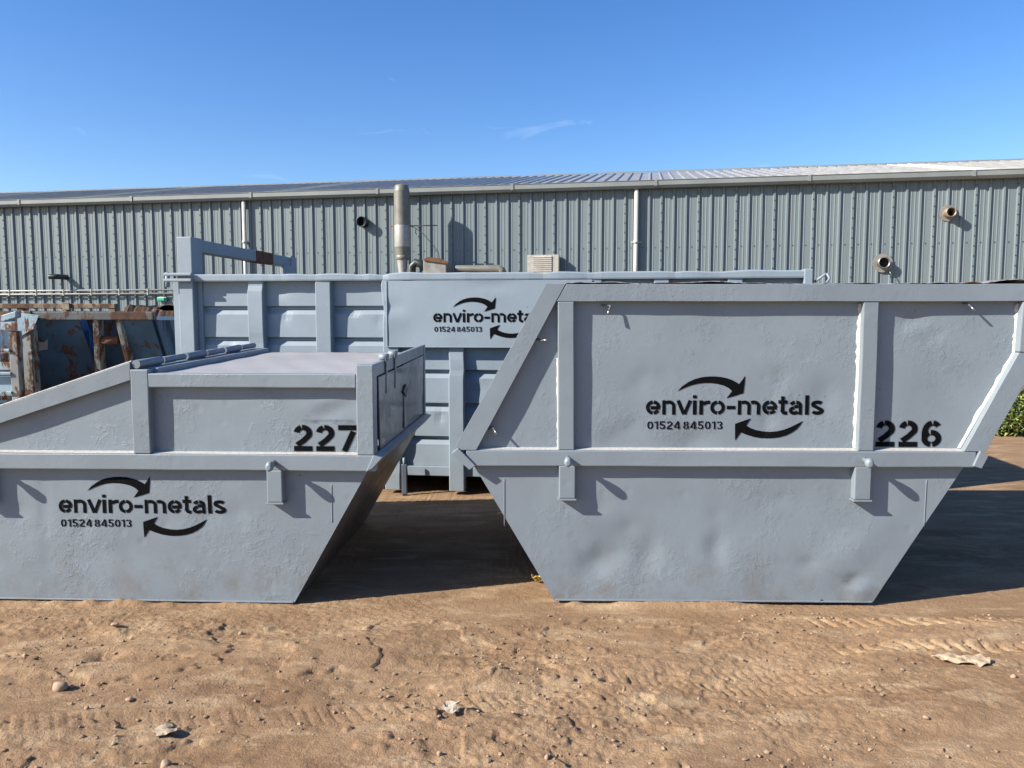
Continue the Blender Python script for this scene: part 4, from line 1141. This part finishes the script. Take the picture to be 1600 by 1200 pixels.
lug(s7, F7, -28, 735, 785, 25, FY, M['paint_frame'])
x0, z0 = P7(92.5, 801); x1, z1 = P7(353, 802.5)
logo(s7, x0, z0, x1 - x0, disp7l, (z1 - z0) / (x1 - x0))
x0, z0 = P7(460, 704.5); x1 = P7(558, 704.5)[0]; zt_ = P7(500, 664)[1]
lettering('227', x0, x1 - .002, z0, zt_ - z0, disp7u, .0024, .190, .14, (M['stencil'], M['spray']), s7, 'stencilled_number', label='black stencilled number 227')

for a_, b_, c_, d_ in ((470, 550, 655, 659), (451, 456, 668, 700), (476, 500, 657, 662), (520, 556, 656, 663)):
    patch('overspray', [P7(a_, d_), P7(b_, d_), P7(b_ - 2, c_), P7(a_ + 2, c_)], disp7u, .0012, M['spray'], s7)
# ------------------------------------------------------------------ old blue skips at the left
FO = Frame(9.2, 2.0)
ob = FO.empty('old_skip')
tag(ob, 'rusty blue skip end-on under brown rail, beside the pale container', 'skip', 'old rusty skips')
A = FO.loc
ztop, zt0 = A(150, 487)[1], A(150, 500)[1]
x0, x1 = A(52, 500)[0], A(242, 500)[0]
xp0 = A(32, 500)[0]
MB().box(x0, x1, -.03, .06, zt0, ztop).build('top_rail', M['rail_mix'], ob, .008)
MB().box(xp0, x0 - .002, -.05, .09, .75, ztop + .01).build('corner_post', M['post_mix'], ob, .01)
MB().prism([(xp0 + .002, ztop - .30), (x0 + .03, ztop - .20), (x0 + .10, ztop - .04), (xp0 + .002, ztop - .01)], -.062, -.051).build('corner_gusset', M['blue_pale'], ob)
SLP = .62
def slope_plate(name, xa, xb, z1, z0, y1, mat, t=.02):
    y0 = y1 + (z1 - z0) * SLP
    MB().hexa([(xa, y1, z1), (xb, y1, z1), (xb, y0, z0), (xa, y0, z0)][::-1], [(xa, y1 + t, z1), (xb, y1 + t, z1), (xb, y0 + t, z0), (xa, y0 + t, z0)][::-1]).build(name, mat, ob)
xm0, xm1, xm2, xm3 = A(122, 520)[0], A(144, 520)[0], A(181, 520)[0], A(236, 520)[0]
yb0 = .02 + (zt0 - .25) * SLP
MB().hexa([(x0, .02, zt0), (xm0, .02, zt0), (xm0, yb0, .25), (x0 - .55, yb0, .25)][::-1], [(x0, .04, zt0), (xm0, .04, zt0), (xm0, yb0 + .02, .25), (x0 - .55, yb0 + .02, .25)][::-1]).build('end_plate', M['blue'], ob)
slope_plate('recessed_plate', xm0 - .05, xm3 + .1, zt0, .25, .30, M['blue'])
slope_plate('end_plate', xm2, xm3, zt0, .25, .02, M['blue'])
for a_, b_, w_ in ((146, 128, .07), (181, 189, .05)):
    xa, xb = A(a_, 503)[0], A(b_, 575)[0]; zb_ = A(b_, 585)[1]
    MB().hexa([(xa, -.02, zt0), (xa + w_, -.02, zt0), (xb + w_, .30, zb_ - .3), (xb, .30, zb_ - .3)][::-1], [(xa, .10, zt0), (xa + w_, .10, zt0), (xb + w_, .45, zb_ - .3), (xb, .45, zb_ - .3)][::-1]).build('stiffener', M['post_mix'], ob, .006)
xa, za = A(151, 532)[0], A(151, 532)[1]
MB().tube([(xa, .12, za), (A(178, 532)[0], .12, za)], .05, 12).build('pivot_tube', M['rust'], ob)
# torn pale label stuck on the plate
lz1 = A(70, 529)[1]
def onpl(px, py):
    xx, zz = A(px, py, .3); yy = .02 + (zt0 - zz) * SLP
    xx, zz = A(px, py, yy); yy = .02 + (zt0 - zz) * SLP
    return (xx, yy - .004, zz)
pl = [(53, 530), (59, 529.5), (60, 535), (70, 534.5), (75, 529), (75, 546), (66, 547), (61, 549), (54, 551.5), (53.5, 546), (60, 543), (59, 539), (54, 539)]
MB().add([onpl(*p) for p in pl], [tuple(reversed(range(len(pl))))]).build('torn_label', flat('faded_label', (.46, .45, .47), .7), ob)['label'] = 'torn pale paper label'
MB().box(x0, x1, 1.6, 1.66, .25, ztop - .05).build('far_plate', M['blue'], ob)
MB().box(x0, xm3, .5, 1.6, .22, .249).build('base_plate', M['rust'], ob)
yq = .06 + (zt0 - .25) * SLP
for xs_ in (x0 - .02, x1 - .02):
    MB().hexa([(xs_, .06, zt0), (xs_, yq, .25), (xs_, 1.6, .25), (xs_, 1.6, zt0)], [(xs_ + .02, .06, zt0), (xs_ + .02, yq, .25), (xs_ + .02, 1.6, .25), (xs_ + .02, 1.6, zt0)]).build('side_plate', M['blue'], ob)
MB().box(x0 + .1, x1 - .1, .8, 1.5, 0, .219).build('skid', M['rust'], ob)

FS = Frame(8.7, 2.0)
o2 = FS.empty('old_skip')
tag(o2, 'slatted faded blue skip side, sunlit, at the far left edge', 'skip', 'old rusty skips')
A2 = FS.loc
xe = A2(30.5, 520)[0]; xw = xe - 2.4
MB().box(A2(17, 520)[0], xe, -.05, .05, .0, A2(25, 517)[1]).build('end_post', M['post_mix'], o2, .008)
za, zb_ = A2(15, 503)[1], A2(15, 516)[1]
MB().box(A2(2, 510)[0], xe + .0, -.062, -.051, zb_, za).build('corner_plate', M['blue_pale'], o2, .003)
MB().prism([A2(-120, 543), A2(28, 496), A2(28, 486), A2(-120, 530)], -.04, .06).build('raked_bar', M['blue_pale'], o2, .006)
for py in (547, 583, 613):
    zz = A2(10, py)[1]
    MB().box(xw, A2(19, 520)[0], -.07, -.03, zz - .016, zz + .016).build('slat', M['blue_pale'], o2, .006)
for py0, py1 in ((551, 578), (588, 625), (630, 680)):
    z1, z0 = A2(10, py0)[1], A2(10, py1)[1]
    MB().box(xw, A2(17.5, 520)[0], -.005, .02, z0, z1).build('side_plate', M['blue_pale'], o2, .004)
MB().box(xw, xe, 1.5, 1.55, .1, A2(10, 520)[1]).build('far_side', M['blue'], o2)
MB().box(xw, xe, .05, 1.5, .08, .11).build('base_plate', M['rust'], o2)
MB().box(xw + .2, xe - .2, .2, 1.3, .0, .079).build('skid', M['rust'], o2)
MB().box(xw, A2(-90, 520)[0], .30, .9, .12, A2(10, 534)[1]).build('scrap_load', M['rust'], o2, .02)

FR = Frame(11.6, 1.0)
o3 = FR.empty('rusty_frame_container')
tag(o3, 'brown rusty open-framed container behind the blue skip', 'container')
A3 = FR.loc
z1, z0 = A3(90, 474.5)[1], A3(90, 482)[1]; xr3 = A3(182, 480)[0]
MB().box(-12, xr3, -.05, .05, z0, z1).build('top_rail', M['rust_brown'], o3, .008)
for px in (-110, 34, 104, 177):
    xx = A3(px, 490)[0]
    MB().box(xx - .05, xx + .05, -.04, .04, 0, z0 - .001).build('frame_post', M['rust_brown'], o3, .006)
xx, zz = A3(104, 478, -.05)
MB().box(xx - .05, xx + .05, -.075, -.051, zz - .06, zz + .05).build('bare_bracket', M['copper'], o3, .004)
MB().box(-12, xr3, 1.9, 1.95, .1, z0 - .02).build('far_side', M['rust'], o3)
MB().box(-12, xr3 - .05, .06, .10, .1, A3(90, 500)[1]).build('near_side', M['blue'], o3)
FN = Frame(12.2, 0.0)
o4 = FN.empty('scrap_container')
tag(o4, 'dark container heaped with rusty scrap behind the blue skip', 'container')
A4 = FN.loc
x0, x1 = A4(184, 480)[0], A4(300, 480)[0]
MB().box(x0, x1, 0, 1.8, 0, A4(240, 500)[1]).build('body', M['rust'], o4, .01)
bm = bmesh.new(); rnd = random.Random(2); g = []
for j in range(9):
    row = []
    for i in range(31):
        x = x0 + (x1 - x0) * i / 30; y = .02 + 1.7 * j / 8
        base = A4(184 + 116 * i / 30, 474 + 10 * min(1, i / 22))[1] - .03
        row.append(bm.verts.new((x, y, base + rnd.uniform(-.03, .03) - (.35 if j in (0, 8) else 0))))
    g.append(row)
for j in range(8):
    for i in range(30): bm.faces.new((g[j][i], g[j][i + 1], g[j + 1][i + 1], g[j + 1][i]))
me = bpy.data.meshes.new('scrap_heap'); bm.normal_update(); bm.to_mesh(me); bm.free(); me.materials.append(rusty('dark_scrap', (.05, .035, .03), .7, (.06, .028, .014)))
so = bpy.data.objects.new('scrap_heap', me); COL.objects.link(so); so.parent = o4; so['kind'] = 'stuff'
for k in range(14):
    px = rnd.uniform(246, 270); a = A4(px, rnd.uniform(478, 484)); l = rnd.uniform(.04, .12)
    MB().box(a[0] - l, a[0] + l, .0, .10, a[1] - .02, a[1] + .02).build('scrap_piece', M['rust'] if k % 2 else M['copper'], o4)

# ------------------------------------------------------------------ weeds, hedge and post at the right
def leaf_mat(name, c0, c1):
    m, nt, bs, out = new_mat(name)
    gi = nt.nodes.new('ShaderNodeNewGeometry')
    nt.links.new(mixcol(nt, gi.outputs['Random Per Island'], c0, c1), bs.inputs['Base Color'])
    bs.inputs['Roughness'].default_value = .55
    bs.inputs['Transmission Weight'].default_value = 0.0
    return m
M['leaf_a'] = leaf_mat('weed_leaf', (.07, .13, .025), (.25, .28, .06))
M['leaf_b'] = leaf_mat('bramble_leaf', (.04, .085, .02), (.12, .17, .045))
M['stalk'] = flat('weed_stalk', (.14, .13, .06), .7)
def weed(x, y, h, spread, nst, seed, mat, label):
    rnd = random.Random(seed)
    e = bpy.data.objects.new('weed_clump', None); COL.objects.link(e); e.location = (x, y, 0)
    tag(e, label, 'weed', 'weeds along the yard edge')
    st = MB(); lf = MB()
    for k in range(nst):
        a = rnd.uniform(0, 2 * math.pi); r = rnd.uniform(0, spread); hh = h * rnd.uniform(.55, 1.05) * (1 - .45 * (r / spread) ** 2)
        bx0, by0 = r * .55 * math.cos(a), r * .55 * math.sin(a); tx_, ty_ = r * math.cos(a) + rnd.uniform(-.08, .08), r * math.sin(a) + rnd.uniform(-.08, .08)
        st.tube([(bx0, by0, -.02), ((bx0 + tx_) / 2, (by0 + ty_) / 2, hh * .55), (tx_, ty_, hh)], [.008, .006, .003], 5)
        nl = int(16 + hh * 34)
        for j in range(nl):
            t = rnd.uniform(.08, 1); px_, py_, pz_ = bx0 + (tx_ - bx0) * t, by0 + (ty_ - by0) * t, hh * t
            aa = rnd.uniform(0, 6.283); L = rnd.uniform(.06, .15); w = L * rnd.uniform(.22, .42); dr = rnd.uniform(-.5, .7)
            d = Vector((math.cos(aa), math.sin(aa), dr)).normalized(); sd = d.cross(Vector((rnd.uniform(-.4, .4), rnd.uniform(-.4, .4), 1))).normalized()
            p0 = Vector((px_, py_, pz_)); m_ = p0 + d * L * .5 + Vector((0, 0, .012)); tip = p0 + d * L - Vector((0, 0, .02))
            lf.add([p0, m_ + sd * w / 2, tip, m_ - sd * w / 2], [(0, 1, 2, 3)])
    st.build('stems', M['stalk'], e); lf.build('leaves', mat, e)
wl = ['lush yellow-green weeds nearest the raked frame of skip 226', 'low green weeds at the foot of the yard edge, right', 'taller weeds just behind the front clump at right', 'dark bramble behind the weeds at the right edge']
spots = [(7.05, 10.9, .62, .55, 46, 1, 'leaf_a', 0), (7.9, 10.7, .55, .6, 46, 2, 'leaf_a', 1), (7.5, 11.6, .85, .6, 50, 3, 'leaf_a', 2), (7.6, 12.9, 1.35, .8, 60, 4, 'leaf_b', 3)]
for x, y, h, s_, nst, sd, mt, li in spots: weed(x, y, h, s_, nst, sd, M[mt], wl[li])
for i, (x, y, h, s_) in enumerate([(8.9, 11.0, .7, .7), (9.2, 12.8, 1.4, .9), (10.2, 11.6, .8, .7), (11.2, 12.2, 1.2, .9)]):
    weed(x, y, h, s_, 46, 20 + i, M['leaf_b' if h > 1 else 'leaf_a'], ('low weeds', 'tall bramble', 'middling weeds', 'tall dark weeds')[i] + ' ' + ('next along', 'behind the third clump', 'fourth along', 'farthest along')[i] + ' the yard edge to the right')
fp = MB().box(7.70, 7.80, 12.0, 12.1, -.05, 1.55).build('fence_post', flat('grey_fence_post', (.42, .40, .36), .8, 0, .2, 8))
tag(fp, 'pale upright fence post standing among the weeds', 'post')

# ------------------------------------------------------------------ loose stones, gravel and litter
def rock_mesh(rnd, sub=1, squash=.7):
    bm = bmesh.new(); bmesh.ops.create_icosphere(bm, subdivisions=sub, radius=1.0)
    ax = Vector((rnd.uniform(.75, 1.25), rnd.uniform(.75, 1.15), squash * rnd.uniform(.8, 1.2)))
    cuts = [(Vector((rnd.uniform(-1, 1), rnd.uniform(-1, 1), rnd.uniform(-1, 1))).normalized(), rnd.uniform(.55, .85)) for _ in range(5)]
    for v in bm.verts:
        for nrm, dd in cuts:
            e_ = v.co.dot(nrm) - dd
            if e_ > 0: v.co -= nrm * e_
        v.co = Vector((v.co.x * ax.x, v.co.y * ax.y, v.co.z * ax.z)) * rnd.uniform(.93, 1.07)
    vs_ = [v.co.copy() for v in bm.verts]; fs = [tuple(v.index for v in f.verts) for f in bm.faces]; bm.free()
    return vs_, fs
def stone_mat():
    m, nt, bs, out = new_mat('loose_stone')
    gi = nt.nodes.new('ShaderNodeNewGeometry'); v = mapped(nt)
    c = mixcol(nt, gi.outputs['Random Per Island'], (0.191, 0.123, 0.075), (0.338, 0.239, 0.162))
    c = mixcol(nt, rng(nt, noise(nt, v, 40, 4), .45, .7, 0, .5), c, (0.184, 0.129, 0.093))
    nt.links.new(c, bs.inputs['Base Color']); bs.inputs['Roughness'].default_value = .9
    bump(nt, bs, noise(nt, v, 90, 4), .5, .003)
    return m
M['stone'] = stone_mat()
rnd = random.Random(77)
protos = [rock_mesh(rnd, 1, .65) for _ in range(14)]
grav = MB()
N = 6000
rx_ = np.array([rnd.uniform(-3.2, 3.4) for _ in range(N)]); ry_ = np.array([2.5 + 1.85 * rnd.random() ** 1.0 for _ in range(N)])
dens = fbm(rx_ * 1.4, ry_ * 1.9, 55, 3)
rh = ground_h(rx_, ry_)
for i in range(N):
    keep = .30 + 1.5 * dens[i] + (.28 if rx_[i] < .6 else -.05)
    if rnd.random() > keep: continue
    if ry_[i] > 4.20: continue
    s_ = .0022 + .0095 * rnd.random() ** 3.0
    vs_, fs = protos[rnd.randrange(14)]; a = rnd.uniform(0, 6.283); ca, sa = math.cos(a), math.sin(a)
    grav.add([(rx_[i] + s_ * (p.x * ca - p.y * sa), ry_[i] + s_ * (p.x * sa + p.y * ca), rh[i] + s_ * (p.z + .35)) for p in vs_], fs)
go = grav.build('gravel', M['stone']); tag(go, 'small pebbles and crumbs scattered over the dirt', 'gravel', kind='stuff')
stones = [(93, 1077, .034, 'rounded two-tone stone, largest loose stone at the left'), (180, 985, .020, 'pale stone on the small dark mound before skip 227'), (203, 1101, .015, 'small grey stone left of the flat litter in the foreground'),
          (136, 1115, .013, 'small tan pebble near the rounded stone at the left'), (376, 988, .014, 'grey stone below the foot of skip 227'), (258, 1190, .022, 'flat dark stone at the bottom edge, left'),
          (747, 1110, .010, 'dark stone just right of the crumpled rag'), (687, 1172, .016, 'grey stones cluster pebble at the bottom, below the rag'), (928, 1126, .011, 'dark pebble right of the lump in the middle foreground'), (855, 1176, .014, 'grey stone at the bottom, centre'),
          (1583, 1069, .013, 'small stone right of the flattened cloth'), (1447, 1129, .013, 'pale stone in the foreground below the flattened cloth'), (1320, 1037, .012, 'pale chip left of the flattened cloth')]
for px, py, s_, lb in stones:
    g = ground_at(px, py); vs_, fs = rock_mesh(rnd, 2, .75)
    mb = MB().add([p * s_ for p in vs_], fs, True)
    o = mb.build('stone', M['stone']); o.location = (g.x, g.y, gz(g.x, g.y) + s_ * .42); tag(o, lb, 'stone', 'loose stones on the dirt')
def scrap(name, px, py, outline, k, mat, label, cat, fold, seed, lift=.006):
    """a crumpled flat piece: outline in metres, folded and curled"""
    g = ground_at(px, py); rnd = random.Random(seed)
    bm = bmesh.new(); bm.faces.new([bm.verts.new((x * k, y * k, 0)) for x, y in outline])
    for ax in (0, 1):
        c = [p[ax] * k for p in outline]; t = min(c) + .012
        while t < max(c): bis(bm, ax, t); t += .012
    ph_ = [rnd.uniform(0, 6) for _ in range(6)]
    for v in bm.verts:
        x, y = v.co.x, v.co.y
        f = abs(math.sin(x * 38 + y * 22 + ph_[0])) * .5 + abs(math.sin(x * 21 - y * 57 + ph_[1])) * .5 + .3 * math.sin(x * 90 + ph_[2]) * math.sin(y * 80)
        v.co.z = lift + fold * f
    bmesh.ops.triangulate(bm, faces=bm.faces[:])
    me = bpy.data.meshes.new(name); bm.normal_update(); bm.to_mesh(me); bm.free(); me.materials.append(mat)
    o = bpy.data.objects.new(name, me); COL.objects.link(o); o.location = (g.x, g.y, gz(g.x, g.y)); o.modifiers.new('thick', 'SOLIDIFY').thickness = .0025
    tag(o, label, cat, 'litter on the dirt')
    return o
card = flat('dusty_card', (.47, .375, .265), .85, 0, .15, 30, .3); cloth = flat('dusty_cloth', (.56, .42, .28), .9, 0, .15, 25, .4); rag = flat('pale_rag', (.60, .52, .39), .9, 0, .2, 35, .4)
scrap('card_scrap', 256, 1142, [(-.5, .0), (-.35, .2), (.1, .45), (.25, .30), (.05, .12), (.45, .20), (.55, -.05), (.3, -.35), (-.1, -.5), (-.2, -.2)], .10, card, 'flat torn piece of brown card in the left foreground', 'card', .010, 3)
scrap('rag', 705, 1115, [(-.45, .1), (-.3, .4), (.0, .45), (.35, .4), (.5, .15), (.2, .0), (.4, -.25), (.1, -.5), (-.25, -.4)], .085, rag, 'small crumpled pale rag in the middle foreground', 'rag', .030, 5)
scrap('flattened_cloth', 1505, 1043, [(-.6, .22), (-.2, .30), (.2, .16), (.5, .22), (.6, .02), (.45, -.22), (.2, -.28), (.0, -.22), (-.2, -.15), (-.45, .02)], .215, cloth, 'flattened tan cloth beside the tyre tracks at right', 'cloth', .016, 9)
scrap('wrapper', 838, 912, [(-.3, -.4), (.5, -.3), (.6, .4), (.0, .5), (-.4, .2)], .07, flat('yellow_wrapper', (.62, .42, .10), .5, 0, .4, 40), 'crumpled yellow wrapper tucked behind the foot of skip 226', 'wrapper', .05, 12)

# ------------------------------------------------------------------ knocks and bows in the skips' frames
def batter(o, amp, seed):
    rnd = random.Random(seed); bm = bmesh.new(); bm.from_mesh(o.data)
    for ax in (0, 1, 2):
        c = [v.co[ax] for v in bm.verts]; lo, hi = min(c), max(c)
        if hi - lo < .16: continue
        k = int((hi - lo) / .055)
        for i in range(1, k): 
            co = [0, 0, 0]; no = [0, 0, 0]; co[ax] = lo + (hi - lo) * i / k; no[ax] = 1
            bmesh.ops.bisect_plane(bm, geom=bm.verts[:] + bm.edges[:] + bm.faces[:], plane_co=co, plane_no=no)
    P_ = np.array([v.co[:] for v in bm.verts]); a = seed * 3.7
    dy = (vnoise(P_[:, 0] * 2.6 + a, P_[:, 2] * 2.6 - a, 81) * 2.2 + vnoise(P_[:, 0] * 8 + a, P_[:, 2] * 8 + a, 82)) * amp
    dz = (vnoise(P_[:, 0] * 3.1 - a, P_[:, 2] * 3.1 + a, 83) * 2.0 + vnoise(P_[:, 0] * 9 + a, P_[:, 1] * 9 + P_[:, 2] * 7, 84)) * amp * .8
    dx = (vnoise(P_[:, 2] * 3.3 + a, P_[:, 0] * 3.3 + a, 85) * 2.0 + vnoise(P_[:, 2] * 9 - a, P_[:, 0] * 9, 86)) * amp * .8
    for i, v in enumerate(bm.verts): v.co = (P_[i, 0] + dx[i], P_[i, 1] + dy[i], P_[i, 2] + dz[i])
    bm.to_mesh(o.data); bm.free()
for root in (s6, s7):
    for k, ch in enumerate(list(root.children)):
        if ch.name.split('.')[0] in ('side_rail', 'upright_post', 'top_bar', 'raked_bar', 'end_upright', 'end_rail', 'hinge_bar', 'ridge_beam'):
            batter(ch, .0017, k + 1)
